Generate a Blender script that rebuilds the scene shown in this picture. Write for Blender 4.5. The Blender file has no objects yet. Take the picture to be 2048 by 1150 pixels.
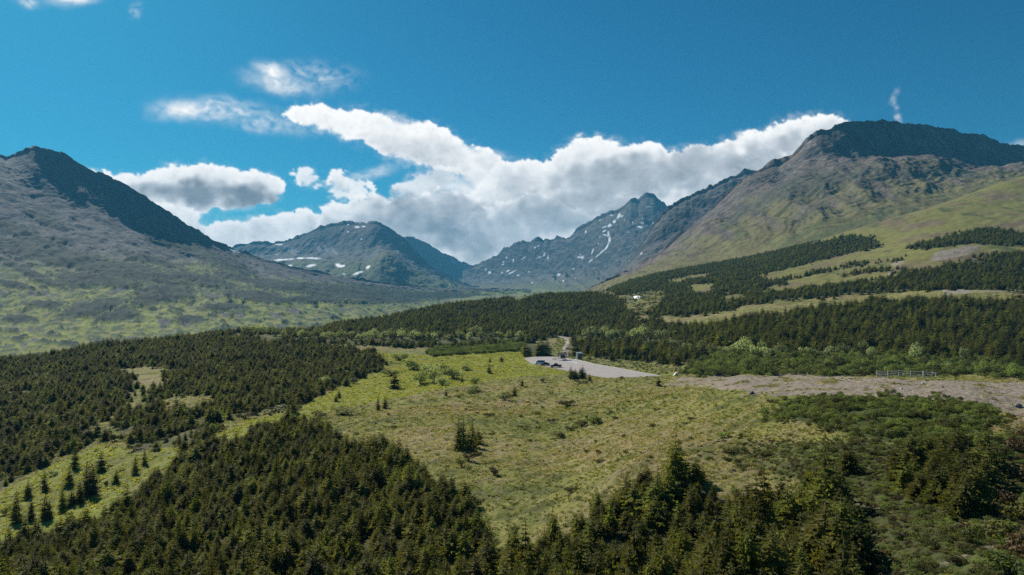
import bpy, math
import numpy as np
from mathutils import Vector, Matrix

F = 1450.0            # focal length in pixels of the 2048 wide frame
CU, CV = 1024.0, 575.0
RNG = np.random.RandomState(11)
sc = bpy.context.scene
COL = sc.collection
R = math.radians

# ------------------------------------------------------------------ helpers
def tag(o, label=None, cat=None, group=None, kind=None):
    if label: o['label'] = label
    if cat: o['category'] = cat
    if group: o['group'] = group
    if kind: o['kind'] = kind
    return o

def empty(name, loc, rz=0.0):
    o = bpy.data.objects.new(name, None)
    o.empty_display_size = 0.3
    o.location = loc
    o.rotation_euler = (0, 0, rz)
    COL.objects.link(o)
    return o

def mesh_np(name, V, faces, mat, parent=None, smooth=False, attrs=None):
    """V (N,3); faces: list of (M,k) int arrays; mat: a material or a list; attrs: {name: (N,4) colours | (N,) floats}."""
    me = bpy.data.meshes.new(name)
    V = np.asarray(V, dtype=np.float32)
    me.vertices.add(len(V)); me.vertices.foreach_set('co', V.ravel())
    faces = [np.asarray(f, dtype=np.int32) for f in faces if len(f)]
    li = np.concatenate([f.ravel() for f in faces]) if faces else np.zeros(0, np.int32)
    tot = np.concatenate([np.full(len(f), f.shape[1], np.int32) for f in faces]) if faces else np.zeros(0, np.int32)
    st = np.concatenate([[0], np.cumsum(tot)[:-1]]).astype(np.int32) if len(tot) else tot
    me.loops.add(len(li)); me.loops.foreach_set('vertex_index', li)
    me.polygons.add(len(tot)); me.polygons.foreach_set('loop_start', st)
    me.polygons.foreach_set('use_smooth', np.full(len(tot), smooth, dtype=bool))
    me.update(calc_edges=True)
    me.validate(verbose=False)
    for k, a in (attrs or {}).items():
        a = np.asarray(a, dtype=np.float32)
        if a.ndim == 2:
            at = me.attributes.new(k, 'FLOAT_COLOR', 'POINT')
            at.data.foreach_set('color', a.ravel())
        else:
            at = me.attributes.new(k, 'FLOAT', 'POINT')
            at.data.foreach_set('value', a.ravel())
    for m in (mat if isinstance(mat, (list, tuple)) else [mat]):
        if m: me.materials.append(m)
    o = bpy.data.objects.new(name, me)
    COL.objects.link(o)
    if parent: o.parent = parent
    return o

class MB:
    """Collects boxes, tubes, cards and lofts; build() links them as ONE mesh object."""
    def __init__(s): s.v = []; s.f = []; s.mi = []
    def add(s, verts, faces, mi=0):
        b = len(s.v); s.v += [tuple(p) for p in verts]
        s.f += [tuple(b + i for i in f) for f in faces]; s.mi += [mi] * len(faces)
    def box(s, c, size, rz=0.0, mi=0, taper=1.0, bev=0.0):
        cx, cy, cz = c; a, b, h = size[0] / 2, size[1] / 2, size[2] / 2
        vs = []
        bv = min(bev, a * .9, b * .9, h * .9)
        if bv > 0:
            lv = [(-h, a - bv, b - bv), (-h + bv, a, b), (h - bv, a * taper, b * taper), (h, a * taper - bv, b * taper - bv)]
        else:
            lv = [(-h, a, b), (h, a * taper, b * taper)]
        co, si = math.cos(rz), math.sin(rz)
        for z, aa, bb in lv:
            for x, y in ((-aa, -bb), (aa, -bb), (aa, bb), (-aa, bb)):
                vs.append((cx + x * co - y * si, cy + x * si + y * co, cz + z))
        fs = [(3, 2, 1, 0)]
        n = len(lv)
        for k in range(n - 1):
            for i in range(4):
                j = (i + 1) % 4
                fs.append((4 * k + i, 4 * k + j, 4 * k + 4 + j, 4 * k + 4 + i))
        fs.append(tuple(4 * (n - 1) + i for i in range(4)))
        s.add(vs, fs, mi)
    def tube(s, pts, rad, n=6, mi=0, caps=True):
        P = [Vector(p) for p in pts]
        rad = rad if isinstance(rad, (list, tuple)) else [rad] * len(P)
        vs, fs = [], []
        for i, p in enumerate(P):
            d = (P[min(i + 1, len(P) - 1)] - P[max(i - 1, 0)]).normalized()
            up = Vector((0, 0, 1)) if abs(d.z) < .9 else Vector((1, 0, 0))
            a = d.cross(up).normalized(); b = a.cross(d).normalized()
            for k in range(n):
                t = 2 * math.pi * k / n
                vs.append(p + a * (rad[i] * math.cos(t)) + b * (rad[i] * math.sin(t)))
        for i in range(len(P) - 1):
            for k in range(n):
                k2 = (k + 1) % n
                fs.append((i * n + k, i * n + k2, (i + 1) * n + k2, (i + 1) * n + k))
        if caps:
            fs.append(tuple(range(n))[::-1]); fs.append(tuple((len(P) - 1) * n + k for k in range(n)))
        s.add(vs, fs, mi)
    def build(s, name, mat, parent=None, smooth=False):
        me = bpy.data.meshes.new(name)
        me.from_pydata([tuple(p) for p in s.v], [], s.f)
        for m in (mat if isinstance(mat, (list, tuple)) else [mat]): me.materials.append(m)
        me.polygons.foreach_set('material_index', s.mi)
        me.polygons.foreach_set('use_smooth', [smooth] * len(s.f))
        me.update()
        o = bpy.data.objects.new(name, me); COL.objects.link(o)
        if parent: o.parent = parent
        return o

# ------------------------------------------------------------------ noise
def _h(ix, iy, seed):
    n = (ix.astype(np.int64) * 374761393 + iy.astype(np.int64) * 668265263 + seed * 1442695041) & 0x7fffffff
    n = ((n ^ (n >> 13)) * 1274126177) & 0x7fffffff
    n = (n ^ (n >> 16)) & 0xffff
    return n
def gnoise(x, y, seed=0):
    """gradient noise about -1..1"""
    x = np.asarray(x, float); y = np.asarray(y, float)
    ix = np.floor(x); iy = np.floor(y); fx = x - ix; fy = y - iy
    ux = fx * fx * fx * (fx * (fx * 6 - 15) + 10); uy = fy * fy * fy * (fy * (fy * 6 - 15) + 10)
    out = 0
    for dx in (0, 1):
        for dy in (0, 1):
            a = _h(ix + dx, iy + dy, seed) * (2 * math.pi / 65536.0)
            g = np.cos(a) * (fx - dx) + np.sin(a) * (fy - dy)
            out = out + g * (ux if dx else 1 - ux) * (uy if dy else 1 - uy)
    return out * 1.45
def fbm(x, y, seed=0, octs=5, lac=2.03, gain=.5):
    s = 0; a = 1.0; t = 0
    for k in range(octs):
        s = s + a * gnoise(x + 17.3 * k, y - 9.1 * k, seed + k); t += a
        x = x * lac; y = y * lac; a *= gain
    return s / t * 1.5
def ridged(x, y, seed=0, octs=5, lac=2.05, gain=.5):
    s = 0; a = 1.0; t = 0
    for k in range(octs):
        s = s + a * (1 - 2 * np.abs(gnoise(x + 7.7 * k, y + 3.9 * k, seed + k))); t += a
        x = x * lac; y = y * lac; a *= gain
    return s / t
def sstep(a, b, x):
    t = np.clip((x - a) / (b - a), 0, 1); return t * t * (3 - 2 * t)
def pchip(xk, yk, x):
    xk = np.asarray(xk, float); yk = np.asarray(yk, float)
    h = np.diff(xk); d = np.diff(yk) / h
    m = np.zeros(len(xk))
    if len(xk) == 2: m[:] = d[0]
    else:
        m[0] = d[0]; m[-1] = d[-1]
        for i in range(1, len(xk) - 1):
            if d[i - 1] * d[i] > 0:
                w1 = 2 * h[i] + h[i - 1]; w2 = h[i] + 2 * h[i - 1]
                m[i] = (w1 + w2) / (w1 / d[i - 1] + w2 / d[i])
    x = np.clip(x, xk[0], xk[-1])
    i = np.clip(np.searchsorted(xk, x) - 1, 0, len(xk) - 2)
    t = (x - xk[i]) / h[i]
    return ((1 + 2 * t) * (1 - t) ** 2 * yk[i] + t * (1 - t) ** 2 * h[i] * m[i] + t * t * (3 - 2 * t) * yk[i + 1] + t * t * (t - 1) * h[i] * m[i + 1])
def inpoly(px, py, poly):
    px = np.asarray(px); py = np.asarray(py)
    P = np.asarray(poly, float)
    r = np.zeros(px.shape, bool)
    bb = (px >= P[:, 0].min()) & (px <= P[:, 0].max()) & (py >= P[:, 1].min()) & (py <= P[:, 1].max())
    if not bb.any(): return r
    x = px[bb]; y = py[bb]; q = np.zeros(x.shape, bool)
    for i in range(len(P)):
        x1, y1 = P[i]; x2, y2 = P[(i + 1) % len(P)]
        if y1 == y2: continue
        c = ((y1 > y) != (y2 > y)) & (x < (x2 - x1) * (y - y1) / (y2 - y1) + x1)
        q ^= c
    r[bb] = q
    return r
def ellmask(u, v, ells, warp=None, soft=.35):
    """1 inside any of the ellipses (u, v, ru, rv, tilt degrees: up to the right)."""
    m = np.zeros(np.shape(u))
    for (a, b, ra, rb, ti) in ells:
        t = R(ti); du = u - a; dv = b - v
        p = du * math.cos(t) + dv * math.sin(t); q = -du * math.sin(t) + dv * math.cos(t)
        d = np.sqrt((p / ra) ** 2 + (q / rb) ** 2)
        if warp is not None: d = d + warp
        m = np.maximum(m, 1 - sstep(1 - soft, 1 + soft, d))
    return m
def mixc(c, col, m):
    m = np.clip(m, 0, 1)[..., None]
    return c * (1 - m) + np.asarray(col, float) * m
# ------------------------------------------------------------------ terrain heights
# each column: line of sight u, then (distance, photo row) or (distance, 'z', height)
def zc(y, *a):
    return a[1] if a[0] == 'z' else -(a[0] - CV) / F * y
def col(*pts):
    ys = [p[0] for p in pts]; zs = [zc(*p) for p in pts]
    return ys, zs
GCOLS = {
 -420: [(8,'z',-17),(40,'z',-26),(95,'z',-39),(165,'z',-46),(330,'z',-47),(420,'z',-44),(470,'z',-52),(600,'z',-92),(900,'z',-104),(2500,'z',-100),(8000,'z',-60)],
 0:    [(8,'z',-17),(40,'z',-25),(95,1150),(130,1060),(165,970),(240,850),(330,775),(420,725),(470,'z',-50),(600,'z',-88),(900,'z',-103),(2500,'z',-100),(8000,'z',-60)],
 250:  [(8,'z',-17),(40,'z',-24),(88,1150),(125,1012),(165,915),(250,800),(350,735),(450,690),(500,'z',-42),(620,'z',-80),(900,'z',-100),(2500,'z',-98),(8000,'z',-60)],
 500:  [(8,'z',-17),(40,'z',-23),(82,1150),(170,855),(200,825),(300,750),(400,700),(520,664),(570,'z',-40),(700,'z',-75),(1000,'z',-93),(2500,'z',-95),(8000,'z',-60)],
 700:  [(8,'z',-17),(40,'z',-22),(76,1150),(150,872),(190,822),(260,775),(330,740),(400,705),(500,672),(620,652),(750,642),(850,'z',-50),(1100,'z',-80),(1600,'z',-84),(2500,'z',-85),(8000,'z',-40)],
 900:  [(8,'z',-17),(40,'z',-20.5),(70,1150),(90,1005),(105,940),(150,860),(230,780),(300,745),(400,710),(460,690),(560,660),(700,630),(850,609),(950,'z',-30),(1200,'z',-65),(2000,'z',-75),(3000,596),(4500,584),(8000,'z',-20)],
 1100: [(8,'z',-17),(40,'z',-19),(62,1150),(75,1050),(125,900),(190,815),(260,762),(300,748),(400,711),(460,692),(520,672),(650,640),(800,607),(900,591),(1000,'z',-15),(1300,'z',-40),(2500,'z',-42),(3500,584),(5000,572),(8000,'z',10)],
 1300: [(8,'z',-16.8),(40,'z',-17.5),(58,1150),(85,930),(130,850),(180,797),(240,759),(262,'z',-33.5),(295,751),(340,730),(380,712),(440,690),(500,665),(600,632),(750,605),(900,588),(1100,567),(1300,553),(1450,'z',15),(1800,'z',-5),(3000,'z',-20),(8000,'z',10)],
 1500: [(8,'z',-16.5),(40,'z',-17.0),(50,1150),(70,1000),(100,865),(130,790),(170,753),(190,'z',-24),(230,'z',-28.5),(300,715),(340,690),(430,655),(520,625),(600,606),(700,590),(800,570),(950,545),(1100,528),(1250,516),(1450,'z',52),(2000,'z',20),(8000,'z',0)],
 1700: [(8,'z',-16.5),(30,'z',-16.2),(42,1150),(60,1000),(90,850),(115,796),(165,756),(185,'z',-24),(225,'z',-28),(300,708),(400,655),(500,612),(560,598),(580,586),(680,560),(800,535),(950,505),(1050,480),(1150,462),(1260,'z',90),(1600,'z',60),(8000,'z',0)],
 1900: [(8,'z',-16.5),(26,'z',-15.5),(38,1150),(55,1000),(80,880),(100,818),(155,760),(175,'z',-23),(210,'z',-27),(280,715),(380,650),(480,592),(510,580),(560,565),(650,530),(720,505),(850,475),(1000,440),(1150,406),(1260,'z',148),(1500,'z',125),(8000,'z',0)],
 2048: [(8,'z',-16.5),(26,'z',-15),(36,1150),(55,990),(75,900),(95,834),(150,770),(170,'z',-23),(205,'z',-27),(280,715),(380,645),(470,590),(500,578),(560,560),(650,522),(750,490),(900,450),(1100,395),(1250,353),(1360,'z',196),(1600,'z',165),(8000,'z',0)],
 2470: [(8,'z',-16.5),(36,'z',-14.5),(100,'z',-16),(150,'z',-18),(200,'z',-25),(280,'z',-25),(380,'z',-10),(470,'z',4),(650,'z',36),(900,'z',100),(1250,'z',235),(1400,'z',250),(1700,'z',220),(8000,'z',0)],
}
GU = np.concatenate([np.arange(-420, -60, 20), np.arange(-60, 2110, 3.0), np.arange(2110, 2480, 20)])
GL = np.concatenate([np.linspace(math.log(8), math.log(30), 90, endpoint=False),
                     np.linspace(math.log(30), math.log(1400), 900, endpoint=False),
                     np.linspace(math.log(1400), math.log(7600), 90)])
GY = np.exp(GL)
_ck = sorted(GCOLS)
_cz = np.array([pchip(np.log(col(*GCOLS[k])[0]), col(*GCOLS[k])[1], GL) for k in _ck])      # control columns x rows
GZ = np.zeros((len(GL), len(GU)))
for i in range(len(GL)):
    GZ[i] = pchip(_ck, _cz[:, i], GU)
UU, YY = np.meshgrid(GU, GY)
XX = YY * (UU - CU) / F
# flat ground under the car park
LOTZ = -36.0
def unproj(u, v, z): 
    y = -z * F / (v - CV); return (y * (u - CU) / F, y)
LOT_PX = [(1049,717.5),(1066,713.5),(1117,713),(1149,719),(1186,728),(1224,734.5),(1264,742),(1324,753),(1296,758.5),(1217,758.5),(1186,751.5),(1155,745.5),(1124,739.5),(1088,731.5),(1063,727.5),(1055,722)]
LOT = [unproj(u, v, LOTZ) for u, v in LOT_PX]
def polydist(x, y, P):
    """signed distance to polygon, negative inside"""
    d = np.full(np.shape(x), 1e9)
    P = np.asarray(P)
    for i in range(len(P)):
        a = P[i]; b = P[(i + 1) % len(P)]; e = b - a
        t = np.clip(((x - a[0]) * e[0] + (y - a[1]) * e[1]) / (e @ e), 0, 1)
        d = np.minimum(d, np.hypot(x - a[0] - t * e[0], y - a[1] - t * e[1]))
    return np.where(inpoly(x, y, P), -d, d)
lotd = np.full(XX.shape, 1e3)
_s = (YY > 230) & (YY < 460)
lotd[_s] = polydist(XX[_s], YY[_s], LOT)
# small relief: hummocks and tussocks
near = 1 - sstep(300, 700, YY)
rel = fbm(XX / 22, YY / 22, 3, 4) * np.clip(YY / 90, .25, 4) * .45
rel += (fbm(XX / 3.2, YY / 3.2, 9, 3) * .26 + np.abs(gnoise(XX / 1.3, YY / 1.3, 21)) * .22) * near
GZ0 = GZ.copy()
GZ = GZ + rel * sstep(1, 9, lotd)
GZ = GZ + (LOTZ - .08 - GZ) * (1 - sstep(.5, 9, lotd))

def gz(x, y, grid=None):
    """ground height at world x, y (arrays or scalars)"""
    g = GZ if grid is None else grid
    x = np.asarray(x, float); y = np.asarray(y, float)
    ly = np.log(np.maximum(y, 8.01)); u = CU + F * x / np.maximum(y, 8.01)
    i = np.clip(np.searchsorted(GL, ly) - 1, 0, len(GL) - 2); j = np.clip(np.searchsorted(GU, u) - 1, 0, len(GU) - 2)
    a = np.clip((ly - GL[i]) / (GL[i + 1] - GL[i]), 0, 1); b = np.clip((u - GU[j]) / (GU[j + 1] - GU[j]), 0, 1)
    return (g[i, j] * (1 - a) * (1 - b) + g[i + 1, j] * a * (1 - b) + g[i, j + 1] * (1 - a) * b + g[i + 1, j + 1] * a * b)
VV = CV - F * GZ / YY                                  # photo row of every ground point
def at(u, v, ymin=20.0, ymax=1400.0):
    """where the line of sight (u, v) meets the ground"""
    ys = np.exp(np.linspace(math.log(ymin), math.log(ymax), 3000))
    zs = gz(ys * (u - CU) / F, ys)
    vs = CV - F * zs / ys
    k = np.nonzero(vs <= v)[0]
    y = ys[k[0]] if len(k) else ys[np.argmin(np.abs(vs - v))]
    x = y * (u - CU) / F
    return float(x), float(y), float(gz(x, y))

# ------------------------------------------------------------------ zones on the ground: (outline in photo rows, min and max distance)
P_NEARWOOD = [(-400,1400),(-400,1110),(0,1100),(100,1078),(200,1052),(240,1032),(262,998),(325,962),(350,925),(380,908),(480,880),(530,856),(600,850),(655,862),(700,905),(803,918),(838,950),(903,985),(943,1020),(985,1050),(990,1090),(1033,1110),(1108,1100),(1133,1070),(1163,1035),(1208,1015),(1258,995),(1328,960),(1396,965),(1426,990),(1466,1015),(1526,1010),(1606,1020),(1646,1015),(1686,1030),(1706,1060),(1690,1090),(1716,1110),(1756,1150),(1790,1300),(1800,1400)]
P_CLUMP = [(1785,965),(1790,935),(1850,915),(1910,900),(1975,905),(1985,960),(1950,1010),(1925,1045),(1880,1050),(1850,1010)]
P_LEFTWOOD = [(-420,1000),(0,980),(35,958),(100,926),(165,893),(200,872),(165,868),(200,850),(240,860),(270,905),(340,895),(420,878),(425,850),(490,826),(600,822),(615,800),(690,765),(755,742),(768,728),(750,712),(715,700),(640,690),(640,640),(500,655),(380,665),(250,682),(110,706),(0,720),(-420,730)]
H_LEFT = [[(228,738),(340,733),(342,760),(305,778),(296,806),(284,828),(250,824),(258,772)],[(298,802),(350,794),(425,790),(440,816),(385,830),(328,820)],[(190,842),(230,828),(225,848),(195,852)],[(62,712),(105,700),(112,706),(70,722)],[(165,868),(200,850),(245,862),(268,900),(205,882)]]
P_RIDGE = [(600,668),(690,706),(760,712),(860,709),(900,700),(1000,690),(1040,688),(1130,672),(1190,672),(1330,662),(1312,640),(1250,625),(1240,600),(1210,588),(1130,585),(1060,592),(1000,600),(900,610),(750,640),(640,655)]
H_RIDGE = [[(1240,603),(1290,592),(1330,600),(1305,622),(1268,622)],[(1262,634),(1300,628),(1316,640),(1280,646)],[(690,662),(720,660),(730,668),(700,670)],[(1000,598),(1060,590),(1075,593),(1040,600)]]
P_LOTTREES = [(1042,702),(1060,712),(1104,713),(1106,692),(1092,680),(1085,690),(1072,690),(1068,675),(1048,675)]
P_HILLWOOD = [(1156,700),(1165,712),(1210,716),(1290,722),(1340,724),(1372,728),(1400,712),(1500,712),(1720,722),(1900,728),(2080,735),(2080,605),(1950,603),(1890,604),(1740,607),(1600,628),(1500,641),(1440,652),(1330,658),(1300,662),(1250,660),(1180,668)]
P_UPWOOD = [(1294,634),(1400,629),(1460,619),(1510,607),(1600,598),(1690,588),(1760,583),(2080,578),(2080,505),(1985,510),(1940,525),(1880,540),(1820,545),(1790,535),(1800,517),(1700,540),(1760,508),(1745,477),(1700,473),(1640,487),(1570,495),(1500,513),(1420,528),(1330,545),(1260,562),(1215,577),(1240,590),(1330,578),(1335,600),(1310,622)]
H_UPWOOD = [[(1515,577),(1600,565),(1700,549),(1790,541),(1800,556),(1700,567),(1610,581),(1530,592)],
            [(1520,550),(1600,530),(1700,506),(1760,492),(1800,508),(1700,529),(1610,551),(1535,565)],
            [(1430,595),(1500,585),(1510,599),(1450,607)],[(1370,570),(1430,565),(1430,586),(1385,590)],
            [(1560,563),(1700,534),(1790,523),(1800,536),(1700,547),(1570,574)],[(1770,545),(1800,535),(1802,556),(1775,562)],
            [(1330,560),(1400,548),(1430,545),(1425,553),(1340,570)]]
P_TOPWOOD = [(1812,496),(1850,486),(1900,474),(1940,462),(1985,458),(2080,476),(2080,494),(1990,490),(1930,488),(1850,498)]
P_GRAVEL = [(1330,770),(1350,756),(1440,751),(1560,749),(1700,752),(1800,758),(1900,761),(2000,765),(2120,770),(2120,870),(2040,838),(1985,820),(1930,808),(1860,799),(1760,794),(1650,790),(1560,788),(1500,792),(1480,778),(1420,775)]
P_SHRUBS = [(1560,838),(1560,812),(1600,800),(1680,797),(1800,800),(1900,803),(1960,818),(1965,850),(1940,880),(1880,890),(1780,885),(1700,870),(1640,850)]
P_HEATH = [(1290,915),(1450,880),(1600,895),(1750,880),(1800,900),(1900,880),(2100,860),(2100,1300),(2060,1300),(1790,1300),(1720,1080),(1690,1000),(1600,960),(1450,920)]
P_GREEN = [(560,830),(620,800),(690,772),(770,735),(720,700),(760,705),(860,712),(1000,700),(1050,690),(1050,715),(1066,728),(1088,733),(1150,748),(1050,752),(900,775),(760,800),(640,830),(540,852),(420,905),(300,950),(240,990),(200,1035),(100,1062),(0,1085),(0,985),(100,935),(200,890),(280,900),(420,880),(500,840)]
P_HUMP = [(848,706),(880,694),(940,685),(1042,682),(1046,690),(1035,702),(985,706),(930,709),(870,714)]
P_LOTSIDE = [(1120,668),(1160,680),(1165,710),(1210,716),(1300,722),(1400,735),(1420,750),(1330,758),(1264,742),(1186,728),(1149,719),(1117,713),(1104,713),(1106,690)]
ZONES = {}
def zone(name, poly, y0, y1, holes=(), warp=0.0, u=None, v=None, x=None, y=None):
    m = (y > y0) & (y < y1)
    uu = np.minimum(u[m], 2050); vv = v[m]
    if warp:
        s = 14.0
        k = np.clip(80 / y[m], .34, 1.2)
        uu = uu + gnoise(x[m] / s, y[m] / s, 71) * warp * k * 2.2; vv = vv + gnoise(x[m] / s + 50, y[m] / s, 72) * warp * k
    q = inpoly(uu, vv, poly)
    for h in holes: q &= ~inpoly(uu, vv, h)
    r = np.zeros(u.shape, bool); r[m] = q
    return r
ZDEF = dict(near=(P_NEARWOOD,20,230,()), clump=(P_CLUMP,30,130,()), left=(P_LEFTWOOD,110,520,H_LEFT), ridge=(P_RIDGE,430,960,H_RIDGE), lottrees=(P_LOTTREES,360,520,()),
            hill=(P_HILLWOOD,240,660,()), up=(P_UPWOOD,480,1500,H_UPWOOD), top=(P_TOPWOOD,600,1250,()), gravel=(P_GRAVEL,80,245,()), shrubs=(P_SHRUBS,60,180,()),
            heath=(P_HEATH,20,140,()), green=(P_GREEN,90,480,()), hump=(P_HUMP,380,520,()), lotside=(P_LOTSIDE,280,540,()))
def inzone(n, x, y, warp=9.0):
    p, a, b, h = ZDEF[n]
    u = CU + F * x / y; v = CV - F * gz(x, y) / y
    return zone(n, p, a, b, h, warp, u, v, x, y)
Z = {n: zone(n, ZDEF[n][0], ZDEF[n][1], ZDEF[n][2], ZDEF[n][3], 9.0, UU, VV, XX, YY).astype(float) for n in ZDEF}

# ------------------------------------------------------------------ ground colours (true surface colours, no shading)
n1 = fbm(XX / 35, YY / 35, 31, 5); n2 = fbm(XX / 6, YY / 6, 41, 4); n3 = fbm(XX / 1.7, YY / 1.7, 51, 3)
C = np.zeros(XX.shape + (3,)) + np.array((.185, .182, .050))
C = mixc(C, (.225, .185, .085), sstep(-.15, .5, n1 + .5 * n2))
C = mixc(C, (.115, .140, .030), sstep(.05, .6, -n1 + .7 * n2) * .8)
C = mixc(C, (.075, .072, .034), sstep(.15, .6, n2 + .6 * n3) * .7)
sa = (XX * .80 - YY * .60); sb = (XX * .60 + YY * .80)
stk = fbm(sa / 1.6, sb / 9.0, 33, 4)
C = mixc(C, (.245, .205, .115), sstep(.12, .55, stk) * .75)
C = mixc(C, (.085, .092, .028), sstep(.15, .6, -stk) * .6)
# far open slopes above the wood: grass with brown
far = sstep(520, 700, YY) * (UU > 1150)
Cf = np.zeros(C.shape) + np.array((.150, .148, .042))
Cf = mixc(Cf, (.135, .105, .060), sstep(-.1, .5, fbm(XX / 60, YY / 90, 5, 4) + .25 * n2))
Cf = mixc(Cf, (.075, .09, .028), sstep(.3, .6, fbm(XX / 30, YY / 60, 6, 4)))
C = C * (1 - far[..., None]) + Cf * far[..., None]
C = mixc(C, (.190, .215, .038), Z['green'] * (.8 + .2 * sstep(-.4, .3, n2)))
C = mixc(C, (.130, .140, .045), Z['green'] * sstep(.1, .5, n1 + .5 * n2) * .7)
C = mixc(C, (.165, .170, .042), Z['lotside'])
C = mixc(C, (.12, .105, .055), Z['lotside'] * sstep(.0, .4, n2))
C = mixc(C, (.060, .068, .024), Z['heath'] * sstep(1340, 1640, UU) * (.88 + .12 * sstep(-.3, .3, n1)))
C = mixc(C, (.095, .115, .03), Z['heath'] * sstep(.1, .5, n2) * .6)
C = mixc(C, (.06, .075, .02), Z['shrubs'])
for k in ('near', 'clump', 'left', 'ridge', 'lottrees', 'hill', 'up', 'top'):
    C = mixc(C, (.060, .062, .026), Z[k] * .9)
gv = Z['gravel'] * (1 - sstep(.02, .45, n2 + .5 * n1 + .35 * n3 - .35 * sstep(1500, 1900, UU)) * .85)
C = mixc(C, (.245, .208, .165), gv)
C = mixc(C, (.17, .14, .12), gv * sstep(.2, .6, n3) * .6)
C = mixc(C, (.125, .125, .040), Z['left'] * sstep(-.2, .4, n2) * .8)
# hidden valley floor and the bottom of the main valley
val = (1 - ((UU > 1320) | ((UU > 1170) & (YY < 1250)))) * sstep(560, 700, YY) * (1 - Z['ridge']) * (VV > 560)
Cv = np.zeros(C.shape) + np.array((.135, .145, .048))
Cv = mixc(Cv, (.07, .085, .05), sstep(-.05, .25, fbm(XX / 55, YY / 55, 61, 5)))
C = C * (1 - val[..., None]) + Cv * val[..., None]
# bare gravel humps and trail scars on the hillside, worn paths on the near slope
def blot(poly, y0, y1, colr, amt=1.0, warp=4.0):
    global C
    C = mixc(C, colr, zone('', poly, y0, y1, (), warp, UU, VV, XX, YY) * amt * (.8 + .2 * np.sign(n3)))
blot([(1858,522),(1870,505),(1930,492),(1965,490),(1945,505),(1900,520)], 560, 900, (.215,.185,.17), .9)
blot([(1782,530),(1788,515),(1798,517),(1810,525),(1795,532)], 500, 1000, (.22,.19,.16), 1)
blot([(1774,551),(1785,541),(1790,538),(1792,546),(1785,551)], 450, 900, (.26,.23,.21), 1)
blot([(1884,578),(1900,577),(1935,581),(1950,584),(1925,587),(1902,588),(1894,592)], 420, 620, (.30,.26,.23), 1)
blot([(1935,582),(2060,579),(2060,581),(1940,586)], 420, 640, (.24,.21,.15), .8)
def pathline(pts, w, y0, y1, colr):
    P = [(a, b - w) for a, b in pts] + [(a, b + w) for a, b in pts[::-1]]
    blot(P, y0, y1, colr, .9, 3.0)
pathline([(1665,948),(1680,972),(1705,1000),(1760,1018),(1790,1030),(1830,1045)], 4, 20, 130, (.24,.19,.15))
pathline([(1880,1130),(1920,1112),(1960,1098),(1990,1090)], 4, 20, 110, (.24,.20,.15))
pathline([(2048,828),(2020,838),(2010,850),(1985,856)], 4, 50, 140, (.22,.15,.11))
pathline([(985,1010),(1000,985),(985,960),(960,940)], 3, 60, 160, (.19,.15,.11))
pathline([(1262,640),(1275,620),(1268,606),(1250,598)], 2, 400, 1000, (.2,.18,.13))
C = np.clip(C * (1 + .16 * n3[..., None]), .008, .9)
# ------------------------------------------------------------------ mountains: each one a sheet through lines (u, row, distance) from foot to crest
def line(pts, U):
    P = np.array(pts, float)
    return pchip(P[:, 0], P[:, 1], U), pchip(P[:, 0], P[:, 2], U)
def crestline(pts, U):
    P = np.array(pts, float)
    v = np.interp(U, P[:, 0], P[:, 1]); y = pchip(P[:, 0], P[:, 2], U)
    return v, y
def mountain(name, u0, u1, du, lines, crest, back, rows, skew, gully, seed, jag, bump=1.0, nosmooth=0):
    """returns dict of grids; colour is added by the caller"""
    U = np.arange(u0, u1 + du, du)
    L = [line(l, U) for l in lines]
    cv, cy = crestline(crest, U)
    cv = cv + fbm(U / 9, U * 0 + 3, seed, 4) * jag
    ys = np.array([l[1] for l in L] + [cy]); vs = np.array([l[0] for l in L] + [cv])
    zs = (CV - vs) / F * ys
    zs[0] = np.minimum(zs[0], gz(ys[0] * (U - CU) / F, ys[0]) - 5)
    by = cy + back[0]; bz = np.minimum(zs[0], zs[-1] - 40) - 0 * cy
    midy = cy + back[0] * .35; midz = zs[-1] - (zs[-1] - bz) * .38
    ys = np.vstack([ys, midy, by]); zs = np.vstack([zs, midz, bz])
    nk = len(L)
    T = np.concatenate([np.linspace(0, nk, rows), np.linspace(nk, nk + 2, max(rows // 6, 12))[1:]])
    Yg = np.zeros((len(T), len(U))); Zg = np.zeros_like(Yg)
    kk = np.arange(nk + 3 - 0)[:ys.shape[0]]
    for j in range(len(U)):
        yy = np.interp(T, kk, ys[:, j])
        Yg[:, j] = yy; Zg[:, j] = np.where(T <= nk, pchip(ys[:nk + 1, j], zs[:nk + 1, j], yy), np.interp(yy, ys[nk:, j], zs[nk:, j]))
    Ug = np.broadcast_to(U, Yg.shape); Tg = np.broadcast_to((T / nk)[:, None], Yg.shape)
    Xg = Yg * (Ug - CU) / F
    env = np.clip(Tg * 5, 0, 1) * np.where(Tg < 1, np.clip((1 - Tg) * 7, .12, 1), 1)
    s = (Ug + skew * Tg) * (cy.mean() / F)
    w = fbm(Xg / 260, Yg / 260, seed + 5, 3) * 60
    g = ridged((s + w) / 150, Tg * 1.1 + 3, seed + 1, 4) * gully
    b = fbm(Xg / 70, Yg / 70, seed + 2, 5) * 6 * bump + ridged(Xg / 34, (Yg + Zg) / 34, seed + 3, 3) * 2.6 * bump
    Zg = Zg + (g + b) * env
    Vg = CV - F * Zg / Yg
    gx = np.gradient(Zg, axis=1) / np.maximum(np.gradient(Xg, axis=1), .1); gy = np.gradient(Zg, axis=0) / np.maximum(np.gradient(Yg, axis=0), .5)
    slope = np.degrees(np.arctan(np.hypot(gy, gx * .6)))
    return dict(name=name, U=Ug, V=Vg, X=Xg, Y=Yg, Z=Zg, T=Tg, S=s, slope=slope, g=g / max(gully, 1e-6))
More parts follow.
